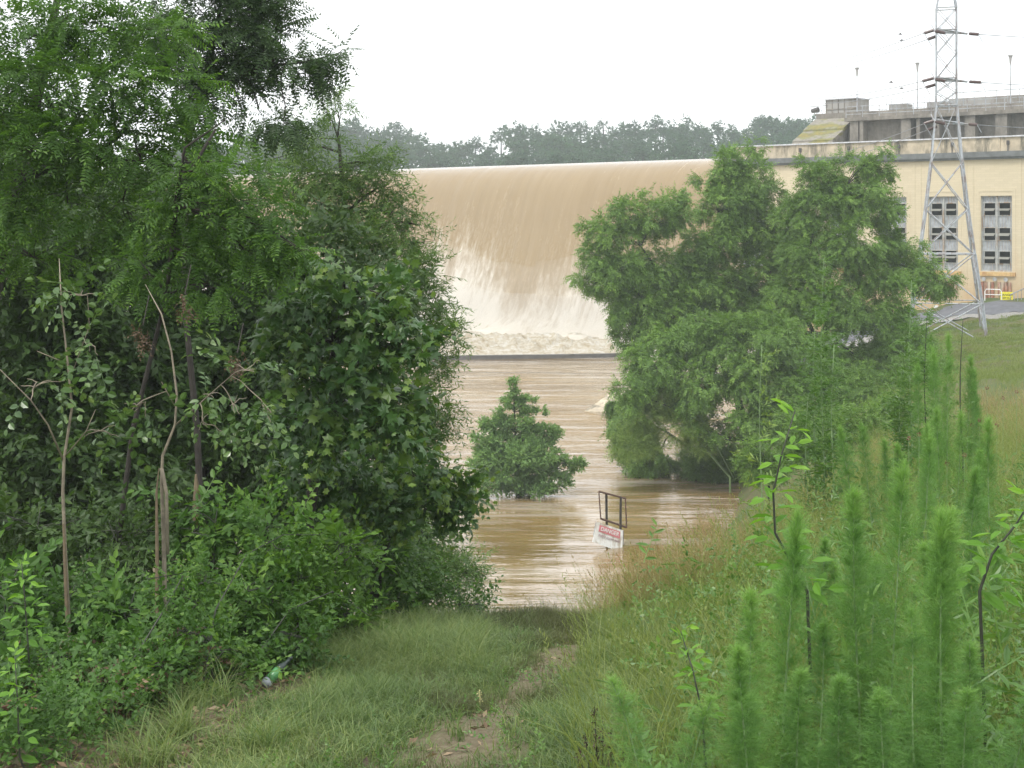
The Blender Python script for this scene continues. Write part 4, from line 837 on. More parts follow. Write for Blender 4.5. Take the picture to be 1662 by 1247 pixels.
sapling('bent pale sapling on a split double stem, in the middle of the left thicket', [(268, 1020, 8.8, .026), (266, 880, 8.8, .024), (262, 780, 8.8, .018), (264, 740, 8.8, .016), (284, 690, 8.8, .013), (287, 640, 8.8, .012), (278, 570, 8.8, .010), (262, 510, 8.8, .008), (236, 462, 9.0, .003)],
        [[(285, 690, 8.8, .008), (330, 650, 8.7, .006), (375, 610, 8.6, .003)], [(284, 660, 8.8, .005), (262, 620, 8.7, .003)], [(262, 760, 8.8, .018), (270, 800, 8.78, .016), (272, 900, 8.76, .016)]],
        [(330, 690, 8.6, 55, 28), (400, 600, 8.6, 40, 26), (380, 660, 8.6, 50, 22), (440, 670, 8.5, 34, 20), (340, 640, 8.7, 34, 20), (220, 660, 8.7, 40, 24)], raw=[(258, 1000, 8.76, .03), (258, 900, 8.76, .028), (257, 800, 8.76, .018), (261, 760, 8.77, .006)])
g = MB(); root = thing('broken_stump', P(322, 860, 10.5), 'pale snapped stump standing in the dark gap of the left thicket', 'stump')
root.location.z = float(H(root.location.x, 10.5)); g.tube([Vector(root.location) - Vector((0, 0, .1)), P(322, 900, 10.5), P(320, 820, 10.5), P(318, 770, 10.5)], [.06, .04, .035, .008], 7); g.build('trunk', M['woodraw'], root)
for k, (px, py) in enumerate(((232, 540), (300, 490), (385, 585))):
    root = thing('dead_leaf_cluster', P(px, py, 9.3), ('brown withered leaf cluster hanging by the bent sapling', 'brown withered leaf cluster hanging high in the shade right of the bent sapling', 'brown withered leaf cluster above the glossy leaves')[k], 'dead leaves', 'withered leaf clusters in the left thicket')
    g = MB(); n = 14; pos = np.array(P(px, py, 9.3)) + rng.normal(0, 1, (n, 3)) * [.025, .03, .04]; g.inst(T['small'], pos, np.array([0, 0, -1.]) + rng.normal(0, .35, (n, 3)), rng.normal(0, 1, (n, 3)), np.full(n, .5), rng.uniform(.0, .3, n)); g.build('foliage', M['deadleaf'], root)
    g = MB(); g.tube([P(px, py - 12, 9.3), P(px + 10, py - 60, 9.5)], .004, 4); g.build('stem', M['bark'], root)

# ------------------------------------------------------------------ shrubs of the left thicket (each on its own stems)
SH = [  # px, py, Y, rx, rz, template, material, size, tint, look
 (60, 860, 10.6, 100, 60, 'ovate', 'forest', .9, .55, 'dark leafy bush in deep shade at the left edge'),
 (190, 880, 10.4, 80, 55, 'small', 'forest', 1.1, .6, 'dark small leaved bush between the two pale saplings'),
 (350, 850, 10.2, 85, 50, 'ovate', 'shrub', .9, .45, 'mid green bush in front of the snapped stump'),
 (430, 870, 10.0, 70, 50, 'small', 'shrub', 1.1, .5, 'fine leaved bush right of the snapped stump'),
 (540, 900, 10.6, 75, 70, 'ovate', 'shrubbright', .8, .5, 'brightest yellow green bush of the left thicket'),
 (480, 950, 10.0, 60, 50, 'ovate', 'shrubbright', .7, .4, 'light green bush left of the brightest one'),
 (620, 900, 12.2, 60, 60, 'small', 'shrub', 1.1, .5, 'leafy bush between the bright bush and the river'),
 (690, 900, 13.5, 60, 55, 'willowoak', 'willowoak', .8, .45, 'willowy bush hanging over the river edge'),
 (745, 930, 14.0, 36, 40, 'willowoak', 'willowoak', .7, .4, 'slim willowy twigs reaching over the water'),
 (670, 960, 12.5, 60, 40, 'small', 'shrub', .9, .45, 'low rounded bush above the grass at the river edge'),
 (760, 985, 12.6, 34, 16, 'small', 'shrub', .8, .4, 'low creeping bush where the grass meets the water'),
 (400, 960, 9.4, 80, 50, 'ovate', 'shrub', .75, .5, 'dense bramble bush below the fine leaved bush'),
 (300, 960, 9.0, 75, 50, 'small', 'shrub', 1.0, .5, 'bramble bush at the foot of the bent sapling'),
 (210, 990, 8.8, 75, 50, 'ovate', 'shrub', .7, .45, 'bramble bush left of the bent sapling'),
 (110, 980, 8.9, 70, 50, 'small', 'shrub', 1.0, .4, 'bramble bush at the foot of the forked sapling'),
 (10, 960, 8.8, 60, 60, 'ovate', 'shrub', .8, .5, 'bushy growth at the left edge behind the tall stalk'),
 (340, 1040, 8.4, 80, 40, 'small', 'shrub', .9, .45, 'low bramble spilling to the leaf litter'),
 (230, 1070, 8.1, 75, 40, 'ovate', 'shrub', .6, .45, 'low bramble above the grass tufts'),
 (120, 1080, 7.9, 75, 40, 'small', 'shrub', .9, .4, 'low bramble mixed with dry brown leaves'),
 (20, 1090, 7.7, 60, 44, 'ovate', 'shrub', .6, .4, 'low leafy bush at the bottom left'),
 (470, 1030, 9.3, 60, 26, 'small', 'shrub', .8, .4, 'low trailing bramble beside the littered bottle'),
 (560, 1000, 10.6, 50, 26, 'ovate', 'shrubbright', .6, .4, 'small bright bush at the edge of the grass'),
]
for px, py, Y, rx, rz, tm, mt, sz, ti, look in SH:
    x = (px - 831) / FPX * Y; gy = HZ + (CZ - float(H(x, Y))) / Y * FPX
    bl = [(px + rng.uniform(-.55, .55) * rx, py + rng.uniform(-.5, .5) * rz, Y + rng.uniform(-.25, .25), rx * rng.uniform(.4, .55), rz * rng.uniform(.42, .6)) for _ in range(6)]
    if gy > py + rz: bl += [(px + s * rx * .4, (py + gy) / 2 + rz * .3, Y, rx * .5, min(60, (gy - py) * .4)) for s in (-1, 1)]
    tree('bush', look, 'bush', [(px + rng.uniform(-10, 10), max(gy, py + 10), Y, .014), (px, py, Y, .008), (px + rng.uniform(-20, 20), py - rz * .6, Y, .004)], bl, tm, mt, size=sz * rng.uniform(.9, 1.25), cov=.85, droop=rng.uniform(0, .35), tint=ti + rng.uniform(-.12, .12), sizevar=1, group='bushes of the left thicket', r0b=.007, bark='stemdark')
# long bramble canes arching through the thicket
for k, pts in enumerate(([(330, 1110, 8.3), (350, 990, 8.5), (400, 900, 8.8), (460, 868, 9), (520, 868, 9.2)], [(180, 1130, 7.8), (260, 1000, 8), (300, 930, 8.3), (240, 940, 8.2)], [(420, 1060, 9), (470, 990, 9.2), (540, 960, 9.4), (600, 1000, 9.6)])):
    root = thing('bramble_cane', P(*pts[0]), ('dark bramble cane arching high over the middle thicket', 'dark bramble cane bending left through the low brambles', 'dark bramble cane drooping by the bright bush')[k], 'cane', 'bramble canes')
    g = MB(); g.tube([P(*p) for p in pts], [.006, .005, .004, .003, .002][:len(pts)], 5); g.build('stem', M['stemdark'], root)
    g = MB(); n = 30; pp = np.array([P(*p) for p in pts]); u = rng.uniform(.2, 1, n) * (len(pp) - 1); i = np.minimum(u.astype(int), len(pp) - 2); pos = pp[i] * (1 - (u - i))[:, None] + pp[i + 1] * (u - i)[:, None]
    g.inst(T['small'], pos, rng.normal(0, 1, (n, 3)), np.array([0, 0, 1.]) + rng.normal(0, .3, (n, 3)), np.full(n, .55), rng.uniform(.4, .8, n)); g.build('foliage', M['shrub'], root)

# ------------------------------------------------------------------ grasses (nobody could count them)
def blade_tuft(n, h, spread, w, curl, segs=3, seed_head=False):
    v, l, t, a = [], [], [], []; c = 0
    for _ in range(n):
        az = rng.uniform(0, 2 * math.pi); hh = h * rng.uniform(.5, 1.1); b0 = rng.normal(0, spread, 2); lean = curl * rng.uniform(.2, 1.2); ww = w * rng.uniform(.7, 1.3); tn = rng.normal(0, .16)
        sd = np.array([-math.sin(az), math.cos(az), 0]); dv = np.array([math.cos(az), math.sin(az), 0]); fz = rng.uniform(0, 2 * math.pi); wd = np.array([math.cos(fz), math.sin(fz), 0])
        for i in range(segs + 1):
            s = i / segs; p = np.array([b0[0], b0[1], 0]) + dv * hh * lean * s * s + np.array([0, 0, hh * s * (1 - .35 * lean * s)])
            k = ww * (1 - s * .85) / 2
            v += [p - wd * k, p + wd * k]; a += [tn + .12 * s] * 2
            if i: l += [c + 2 * i - 2, c + 2 * i - 1, c + 2 * i + 1, c + 2 * i]; t.append(4)
        c += 2 * (segs + 1)
        if seed_head:
            tip = p
            for j in range(7):
                q0 = tip + np.array([0, 0, -h * .02 * j]) - dv * h * .008 * j; o = rng.normal(0, .012 * h, 3) + np.array([0, 0, .03 * h])
                v += [q0, q0 + o * .5 + wd * w * .9, q0 + o, q0 + o * .5 - wd * w * .9]; a += [tn + .3] * 4; l += [c, c + 1, c + 2, c + 3]; t.append(4); c += 4
    return (np.array(v), np.array(l), np.array(t), np.array(a))
T['turf'] = [blade_tuft(12, .08, .035, .0055, 1.2, 2) for _ in range(6)]
T['tuft'] = [blade_tuft(34, .24, .03, .005, 1.3, 4) for _ in range(5)]
T['rush'] = [blade_tuft(40, .13, .05, .0035, .7, 2) for _ in range(5)]
T['meadow'] = [blade_tuft(16, .62, .08, .006, .8, 4) for _ in range(5)] + [blade_tuft(9, .8, .08, .004, .6, 4, True) for _ in range(2)]
T['golden'] = [blade_tuft(14, 1.0, .12, .006, 1.0, 5, True) for _ in range(5)]
T['fargrass'] = [blade_tuft(12, .22, .16, .022, .9, 2) for _ in range(4)]
T['litter'] = [(np.array([(0, 0, 0), (.5, .2, .08), (1, 0, .02), (.5, -.22, .06)]) * .05, np.array([0, 1, 2, 3]), np.array([4]), np.full(4, rng.normal(0, .1))) for _ in range(4)]
def strew(tmpl, n, xr, yr, keep, sc=(.7, 1.3), tint=.5, lean=(0, 0), lift=0.0, tn=.1, tintf=None):
    """scatter n upright tufts over the bank; keep(x,y)->probability"""
    y = yr[0] + (yr[1] - yr[0]) * rng.random(n) ** 1.0; a = xr[0](y) if callable(xr[0]) else xr[0]; b_ = xr[1](y) if callable(xr[1]) else xr[1]
    x = a + (b_ - a) * rng.random(n); k = rng.random(n) < keep(x, y); x, y = x[k], y[k]
    n = len(x); z = H(x, y) + lift; th = rng.uniform(0, 2 * math.pi, n)
    X = np.stack([np.cos(th), np.sin(th), np.zeros(n)], 1); Zv = np.stack([rng.normal(lean[0], .08, n), rng.normal(lean[1], .08, n), np.ones(n)], 1)
    # template z is up: keep Z exact and take X perpendicular to it
    Zv = norm(Zv); X = norm(X - Zv * (X * Zv).sum(1, keepdims=True))
    t = tint + rng.normal(0, tn, n) + (tintf(x, y) if tintf else 0)
    return np.stack([x, y, z], 1), X, Zv, rng.uniform(sc[0], sc[1], n), t
ex = lambda px: (lambda y: (px - 831) / FPX * y)
clear_slope = lambda x, y: 1.0
g = MB()
fn = lambda x, y: np.clip(1.05 - 1.15 * bare(x, y), .03, 1) * (.45 + .9 * fbm(x, y, .9, 41))
g.inst(T['turf'], *strew('turf', 30000, (ex(120), ex(1260)), (5.6, 12.6), fn, (.4, 1.5), .45, tn=.16, tintf=lambda x, y: (fbm(x, y, 1.1, 42) - .5) * .9))
tag(g.build('turf', M['grass']), 'short green turf on the trodden bank either side of the path', None, None, 'stuff')
g = MB()
fn = lambda x, y: np.clip(fbm(x, y, .7, 43) * 2.2 - .75, 0, 1) * np.clip(1 - bare(x, y) * 1.3, .02, 1)
g.inst(T['tuft'], *strew('tuft', 2600, (ex(300), ex(1150)), (6.0, 12.3), fn, (.45, .95), .5))
g.inst(T['tuft'], *strew('tuft', 950, (ex(440), ex(790)), (9.2, 12.2), lambda x, y: .75 + 0 * x, (.6, 1.1), .62))
for px, py, n in ((290, 1200, 12), (240, 1245, 9), (330, 1150, 10), (430, 1215, 8), (180, 1090, 10), (190, 1040, 6), (120, 1180, 8)):
    Y = 7.6
    for _ in range(12): Y = (CZ - float(H((px - 831) / FPX * Y, Y))) * FPX / (py - HZ)
    p = P(px, py, Y); pos = np.array([p.x, p.y, p.z]) + rng.normal(0, 1, (n, 3)) * [.07, .07, 0]; pos[:, 2] = H(pos[:, 0], pos[:, 1]); th = rng.uniform(0, 6.28, n)
    g.inst(T['tuft'], pos, np.stack([np.cos(th), np.sin(th), th * 0], 1), np.tile([0, 0, 1.], (n, 1)), rng.uniform(.7, 1.3, n), rng.uniform(.5, .8, n))
tag(g.build('long_grass', M['grass']), 'longer pale green grass tufts along the path and the thicket edge', None, None, 'stuff')
g = MB()
g.inst(T['rush'], *strew('rush', 1500, (ex(500), ex(960)), (6.4, 12.0), lambda x, y: np.clip(fbm(x, y, 1.4, 47) * 3 - 1.55, 0, 1), (.5, 1.3), .5))
g.inst(T['rush'], *strew('rush', 420, (ex(790), ex(950)), (11.5, 12.3), lambda x, y: .8 + 0 * x, (.6, 1.4), .35))
g.inst(T['rush'], *strew('rush', 60, (ex(690), ex(780)), (7.9, 8.3), lambda x, y: .8 + 0 * x, (.5, 1.0), .35))
tag(g.build('rushes', M['dark_tuft']), 'dull brownish green rush tufts on the path and along its brink', None, None, 'stuff')
g = MB()
n = 12000; y = rng.uniform(5, 11.5, n); x = rng.uniform(-3.6, .6, n); k = rng.random(n) < np.clip(bare(x, y) * (.95 * (x < -.9) + .16), 0, 1); x, y = x[k], y[k]; n = len(x); th = rng.uniform(0, 6.28, n)
g.inst(T['litter'], np.stack([x, y, H(x, y) + .012], 1), np.stack([np.cos(th), np.sin(th), rng.normal(0, .3, n)], 1), np.array([0, 0, 1.]) + rng.normal(0, .4, (n, 3)), rng.uniform(.5, 1.6, n), rng.uniform(0, 1, n))
tag(g.build('leaf_litter', M['deadleaf']), 'dry brown leaf litter under the left thicket', None, None, 'stuff')
g = MB(); n = 1500; y = rng.uniform(7.2, 9.6, n); x = np.interp(y, [4, 7, 9, 11], [-1.9, -1.95, -1.75, -1.8]) - rng.random(n) * 1.7; th = rng.uniform(0, 6.28, n); k = fbm(x, y, 1.5, 91) > .5; x, y, th = x[k], y[k], th[k]; n = len(x)
g.inst(T['small'], np.stack([x, y, H(x, y) + rng.random(n) * .32], 1), np.stack([np.cos(th), np.sin(th), rng.normal(0, .4, n)], 1), rng.normal(0, 1, (n, 3)), rng.uniform(.4, .9, n), rng.uniform(0, .7, n))
tag(g.build('dead_leaves', M['deadleaf']), 'dry brown leaves caught in the low brambles on the left', None, None, 'stuff')
# broad leaved ground cover under the thicket and in the right weeds
g = MB()
def strew_leaf(tmpl, n, xr, yr, keep, hgt, sc, tint):
    l, X, Z, s, t = strew(tmpl, n, xr, yr, keep, sc, tint); n = len(l); l[:, 2] += rng.random(n) * hgt
    g.inst(T[tmpl], l, rng.normal(0, 1, (n, 3)) + np.array([0, -.3, .35]), np.array([0, -.2, 1.]) + rng.normal(0, .4, (n, 3)), s, t)
strew_leaf('small', 5200, (ex(-60), ex(620)), (6.6, 11.5), lambda x, y: (x < np.interp(y, [4, 7, 9, 11, 12.5], [-1.9, -1.95, -1.8, -1.85, -1.7])) * .9, .38, (.5, 1.1), .45)
strew_leaf('ovate', 1400, (ex(-60), ex(620)), (6.6, 11.5), lambda x, y: (x < np.interp(y, [4, 7, 9, 11, 12.5], [-2., -2.05, -1.9, -1.95, -1.8])) * .9, .3, (.3, .6), .5)
tag(g.build('ground_cover', M['shrub']), 'tangled low bramble and ivy leaves under the left thicket', None, None, 'stuff')
g = MB()
rk = lambda x, y: sm((x - np.interp(y, [5, 12, 25, 45], [.75, 1.45, 3.6, 8])) * 4)
strew_leaf('small', 5200, (ex(1000), ex(1750)), (5.2, 16), lambda x, y: rk(x, y) * .6, .35, (.6, 1.3), .5)
strew_leaf('weed', 2400, (ex(1000), ex(1720)), (5.2, 22), lambda x, y: rk(x - .55 - .03 * y, y) * .8, .5, (.8, 1.6), .5)
strew_leaf('small', 2600, (ex(400), ex(1100)), (5.8, 12), lambda x, y: np.clip(fbm(x, y, 1.2, 51) * 3 - 1.2, 0, .8), .03, (.25, .6), .5)
tag(g.build('weeds', M['weed']), 'mixed broad leaved weeds filling the right bank', None, None, 'stuff')
# meadow grass on the right bank
g = MB()
g.inst(T['meadow'], *strew('meadow', 2600, (ex(930), ex(1760)), (5.6, 14), lambda x, y: rk(x, y) * .5 + .10 * (x > .35), (.5, 1.0), .45, (-.12, 0)))
g.inst(T['meadow'], *strew('meadow', 5200, (ex(1000), ex(1760)), (14, 34), lambda x, y: rk(x, y) * .85, (.7, 1.25), .5, (-.1, 0)))
g.inst(T['meadow'], *strew('meadow', 2600, (ex(1150), ex(1760)), (34, 80), lambda x, y: sm((x - np.interp(y, [34, 64, 80], [6, 13, 17]))) * np.where(y > 58, .4 * (fbm(x, y, .3, 81) > .5), .7), (.8, 1.4), .45))
tag(g.build('meadow_grass', M['meadow']), 'tall green and straw coloured meadow grass on the right bank', None, None, 'stuff')
g = MB()
gk = lambda x, y: np.exp(-((x - np.interp(y, [12, 18, 25, 32], [1.45, 2.5, 3.9, 5.9])) / np.interp(y, [12, 25, 32], [.45, 1.2, 1.6])) ** 2)
g.inst(T['golden'], *strew('golden', 4800, (ex(930), ex(1330)), (12, 30), gk, (.36, .68), .45, (-.25, -.1)))
g.inst(T['golden'], *strew('golden', 900, (ex(1200), ex(1760)), (16, 32), lambda x, y: .5 * (fbm(x, y, .4, 61) > .55), (.5, .9), .5, (-.1, 0)))
g.inst(T['golden'], *strew('golden', 260, (ex(1560), ex(1760)), (28, 45), lambda x, y: .8 + 0 * x, (.7, 1.0), .45, (-.1, 0)))
tag(g.build('golden_grass', M['golden']), 'arching golden brown seeding grass leaning over the flood on the right', None, None, 'stuff')
g = MB()
g.inst(T['fargrass'], *strew('fargrass', 9000, (ex(1440), ex(1740)), (56, 89), lambda x, y: .35 + .65 * (fbm(x, y, .18, 71) > .42), (.5, 1.1), .55, tintf=lambda x, y: (fbm(x, y, .25, 72) - .5) * .7))
tag(g.build('bank_grass', M['meadow']), 'mown grass on the far bank below the powerhouse road', None, None, 'stuff')

# ------------------------------------------------------------------ feathery dog fennel plumes of the right foreground
def plume(hgt, rad, dens):
    st, lf = MB(), MB(); lean = rng.normal(0, .02, 2)
    at = lambda z: np.array([lean[0] * z * z + .006 * math.sin(z * 5), lean[1] * z * z, z])
    st.tube([at(z) for z in np.linspace(-.1, hgt, 12)], np.linspace(.0075, .0016, 12), 6)
    n = int(dens * hgt); z = hgt * (.03 + .97 * rng.random(n) ** 1.12); az_ = rng.uniform(0, 2 * math.pi, n)
    L = rad * np.clip(.06 + (hgt - z) / .45 * .8, .06, 1) * rng.uniform(.35, 1.45, n) * (.8 + .35 * np.sin(z * 13 + hgt * 5 + az_)); el = R(42) + (1 - np.clip((hgt - z) / .4, 0, 1)) * R(34) + rng.normal(0, .2, n)
    o = np.array([at(k) for k in z]); dv = np.stack([np.cos(az_) * np.cos(el), np.sin(az_) * np.cos(el), np.sin(el)], 1)
    m = 8; u = rng.uniform(.08, 1, (n, m)); pos = (o[:, None] + dv[:, None] * (L[:, None] * u)[..., None] - np.array([0, 0, .12]) * ((L[:, None] * u) ** 2 / rad)[..., None]).reshape(-1, 3)
    d2 = (dv[:, None] * .9 + rng.normal(0, .45, (n, m, 3))).reshape(-1, 3); k = n * m
    lf.inst(T['thread'], pos, d2, rng.normal(0, 1, (k, 3)), rng.uniform(.3, .75, k), (.38 + .28 * u + rng.normal(0, .1, (n, 1))).ravel() + .3 * np.repeat(z / hgt > .9, m))
    return st, lf
def thread():
    v, l, t, a = [], [], [], []; c = 0
    def strip(p0, p1, p2, w):
        w = w * 1.25
        nonlocal c
        d_ = norm(p2 - p0); sd = np.cross(d_, rng.normal(0, 1, 3)); sd = norm(sd) * w / 2
        for p, k in ((p0, 1), (p1, .8), (p2, .2)): v.append(p - sd * k); v.append(p + sd * k); a.extend([rng.normal(0, .08)] * 2)
        l.extend([c, c + 1, c + 3, c + 2, c + 2, c + 3, c + 5, c + 4]); t.extend([4, 4]); c += 6
    strip(np.array([0, 0, 0.]), np.array([.05, 0, .004]), np.array([.1, 0, -.004]), .0016)
    for i in range(9):
        x = .02 + .075 * i / 9; az_ = rng.uniform(0, 6.28); p = np.array([x, 0, .003]); e = p + np.array([.026, math.cos(az_) * .016, math.sin(az_) * .016]); strip(p, (p + e) / 2 + [0, 0, .002], e, .0013)
    return (np.array(v), np.array(l), np.array(t), np.array(a))
T['thread'] = [thread() for _ in range(5)]
plumes = []
for hgt, rad, dens in ((1.5, .165, 270), (1.25, .15, 280), (1.7, .175, 260), (1.0, .14, 280), (1.4, .12, 300), (1.6, .14, 240)):
    st, lf = plume(hgt, rad, dens); r0 = bpy.data.objects.new('dog_fennel', None); S.collection.objects.link(r0)
    st.build('stem', M['stemgreen'], r0, True, world=False); lf.build('foliage', M['fennel'], r0, world=False); plumes.append((r0, hgt))
FN = [  # px, top y, Y
 (1062, 1100, 4.7, 'short feathery plume at the left end of the foreground row'), (1090, 1120, 4.6, 'short feathery plume second from the left of the foreground row'),
 (1212, 962, 5.0, 'feathery plume with a dark tip left of the main group'), (1222, 1050, 4.6, 'low feathery plume below the dark tipped one'),
 (1268, 850, 5.3, 'tall feathery plume crossing the dark weed stem'), (1395, 800, 5.4, 'tall feathery plume second of the main group'), (1450, 760, 5.4, 'tallest feathery plume with a pale stem in the main group'),
 (1510, 830, 5.2, 'tall feathery plume right of the tallest one'), (1535, 850, 5.1, 'feathery plume with a pale stem right of centre in the main group'), (1362, 1100, 4.5, 'short bright feathery plume between tall ones'),
 (1330, 1020, 5.2, 'feathery plume behind the short bright one'), (1585, 1030, 5.0, 'feathery plume towards the right edge'), (1300, 1090, 4.9, 'low feathery plume left of the short bright one'), (1480, 1010, 4.8, 'feathery plume in front of the tallest one'),
 (1606, 690, 9.5, 'slim dark green plume standing apart near the right edge'), (1572, 760, 8.8, 'slim plume left of the one standing apart'), (1440, 1130, 4.4, 'low feathery plume at the bottom of the main group'), (1560, 1120, 4.5, 'low feathery plume at the bottom right'), (1620, 1090, 4.7, 'low feathery plume at the right edge'), (1420, 930, 5.6, 'feathery plume behind the main group'), (1180, 1150, 4.6, 'low feathery plume behind the dock')]
for z in range(7): FN.append((1500 + 16 * z + rng.uniform(-6, 6), 545 + abs(z - 2.2) * 22, 17 + rng.uniform(-1, 1), None))
for z in range(9): FN.append((1400 + 22 * z + rng.uniform(-8, 8), 690 + rng.uniform(-30, 50), 12 + rng.uniform(-1.5, 1.5), None))
for z in range(12): FN.append((1290 + 30 * z + rng.uniform(-10, 10), 910 + rng.uniform(-80, 60), 7.5 + rng.uniform(-1, 1), None))
used = set(); cnt = {}
for i, (px, py, Y, lab) in enumerate(FN):
    p = P(px, py, Y); gz = float(H(p.x, p.y)); k = int(rng.integers(0, 6)) ; r0, hgt = plumes[k]
    o = r0 if k not in used else copy_tree(r0); used.add(k)
    s = (p.z - gz) / hgt; o.location = (p.x, p.y, gz); hs_ = 1
    o.scale = (min(1.6, max(.8, s ** .3)) * hs_, min(1.6, max(.8, s ** .3)) * hs_, s); o.rotation_euler = (rng.normal(0, .06), rng.normal(0, .06), rng.uniform(0, 6.28))
    o.empty_display_size = .2
    if lab: tag(o, lab, 'weed', 'feathery plumes in the right foreground')
    else:
        grp = 'feathery plumes massed below the tower' if Y > 15 else ('feathery plumes in the middle of the right bank' if Y > 10 else 'feathery plumes just behind the foreground row')
        ORD = 'first second third fourth fifth sixth seventh eighth ninth tenth eleventh twelfth'.split(); gk_ = grp; cnt[gk_] = cnt.get(gk_, 0) + 1; od = ORD[cnt[gk_] - 1]
        tag(o, od + ' from the left, ' + {'f': 'dense tall feathery plume in the stand below the tower', 'm': 'feathery plume among the straw coloured grass of the right bank', 'n': 'feathery plume crowding just behind the foreground row'}['f' if Y > 15 else 'm' if Y > 10 else 'n'], 'weed', grp)

# ------------------------------------------------------------------ tall leafy weeds, dock, flowers
def stalk(name, label, px, ytop, Y, nleaf, size, mat='weed', tmpl='weed', r=.014, lean=0, spread=1.0, cat='weed', group=None, bare_f=.1, stemmat='stemgreen', side=()):
    p = P(px, ytop, Y); gz = float(H(p.x, p.y)); root = thing(name, (p.x, p.y, gz), label, cat, group)
    hgt = p.z - gz; st, lf = MB(), MB()
    pts = [np.array([p.x - lean * (1 - z) ** 2 + .02 * math.sin(z * 7), p.y, gz - .1 + (hgt + .1) * z]) for z in np.linspace(0, 1, 9)]
    st.tube(pts, np.linspace(r, r * .25, 9), 6); pts = np.array(pts)
    z = bare_f + (1 - bare_f) * rng.random(nleaf) ** .8; u = z * 8; i = np.minimum(u.astype(int), 7); o = pts[i] * (1 - (u - i))[:, None] + pts[i + 1] * (u - i)[:, None]
    az_ = rng.uniform(0, 6.28, nleaf); el = rng.normal(.45, .25, nleaf); dv = np.stack([np.cos(az_) * np.cos(el), np.sin(az_) * np.cos(el), np.sin(el)], 1)
    s = size * spread * (1.15 - .75 * z) * rng.uniform(.75, 1.2, nleaf)
    lf.inst(T[tmpl], o, dv, np.array([0, 0, 1.]) + rng.normal(0, .25, (nleaf, 3)), s, .5 + rng.normal(0, .12, nleaf))
    st.build('stem', M[stemmat], root, True); lf.build('foliage', M[mat], root); return root
stalk('horseweed', 'tallest leafy horseweed rising against the feathery trees', 1335, 420, 17, 190, 1.7, cat='weed')
stalk('horseweed', 'leafy horseweed just left of the tallest one', 1322, 500, 17.4, 100, 1.6, cat='weed')
stalk('horseweed', 'leafy horseweed just right of the tallest one', 1352, 560, 16.6, 100, 1.5, cat='weed')
stalk('horseweed', 'leafy horseweed reaching up to the left leg of the tower', 1478, 455, 19, 150, 1.8, cat='weed')
stalk('horseweed', 'thin horseweed under the tower with dense lower leaves', 1503, 510, 18, 160, 1.7, cat='weed', stemmat='stemdark')
stalk('horseweed', 'thin horseweed at the right leg of the tower', 1561, 520, 16, 60, .8, cat='weed', stemmat='stemdark')
stalk('horseweed', 'bushy horseweed below the tower left of the plume stand', 1462, 600, 18, 150, 1.7, cat='weed')
stalk('dry_weed', 'thin branching weed with yellow tips in front of the feathery trees', 1235, 560, 20, 26, 1.6, 'willow', 'pale', .012, cat='weed')
stalk('dry_weed', 'bushy pale weed at the foot of the tallest horseweed', 1310, 640, 17, 70, 1.2, cat='weed')
# broad leaved weed on a dark leaning stem
T['broad'] = [spray(3, .12, .15, .06, 'hex', 55, .5, 18, .9, .004) for _ in range(4)]
def broadweed(label, pts, nl, sz=1.0, rr=.008):
    pp = [P(*p) for p in pts]; gz = float(H(pp[0].x, pp[0].y)); b0 = Vector((pp[0].x + .03, pp[0].y, gz)); pp = [b0] + pp
    root = thing('broad_leaved_weed', b0, label, 'weed', 'broad leaved weeds of the right foreground'); st, lf = MB(), MB(); st.tube(pp, np.linspace(rr, rr * .35, len(pp)), 6)
    A_ = np.array([tuple(p) for p in pp]); u = np.linspace(1.0, len(pp) - 1.001, nl); i = u.astype(int); o = A_[i] * (1 - (u - i))[:, None] + A_[i + 1] * (u - i)[:, None]
    az_ = np.arange(nl) * 2.4 + rng.uniform(0, 1, nl); dv = np.stack([np.cos(az_), np.sin(az_) * .8, rng.uniform(.0, .5, nl)], 1); dv[-2:, 2] += .8
    lf.inst(T['broad'], o, dv, np.array([0, -.25, 1.]) + rng.normal(0, .2, (nl, 3)), sz * np.linspace(1.2, .75, nl), np.linspace(.35, .85, nl))
    st.build('stem', M['stemdark'], root, True); lf.build('foliage', M['poke'], root)
broadweed('broad leaved weed with a dark bent stem and bright green top', [(1310, 960, 6.0), (1285, 915, 6.0), (1258, 865, 6.0), (1255, 800, 6.0), (1268, 740, 6.0), (1290, 668, 6.0)], 26, .62)
broadweed('broad leaved weed at the right edge of the foreground', [(1590, 960, 5.6), (1610, 900, 5.6), (1650, 850, 5.6), (1680, 800, 5.6)], 16, .65)
broadweed('low broad leaved weed behind the left end of the plume row', [(1140, 1160, 5.2), (1125, 1090, 5.2), (1105, 1025, 5.3)], 14, .4, .005)
broadweed('bright upright weed at the far left edge with long leaves', [(32, 1230, 6.6), (28, 1130, 6.6), (24, 1065, 6.6)], 12, .5, .006)
broadweed('leafy stalk standing out against the shade at the left edge', [(45, 1040, 7.6), (40, 970, 7.6), (35, 915, 7.6)], 14, .5, .006)
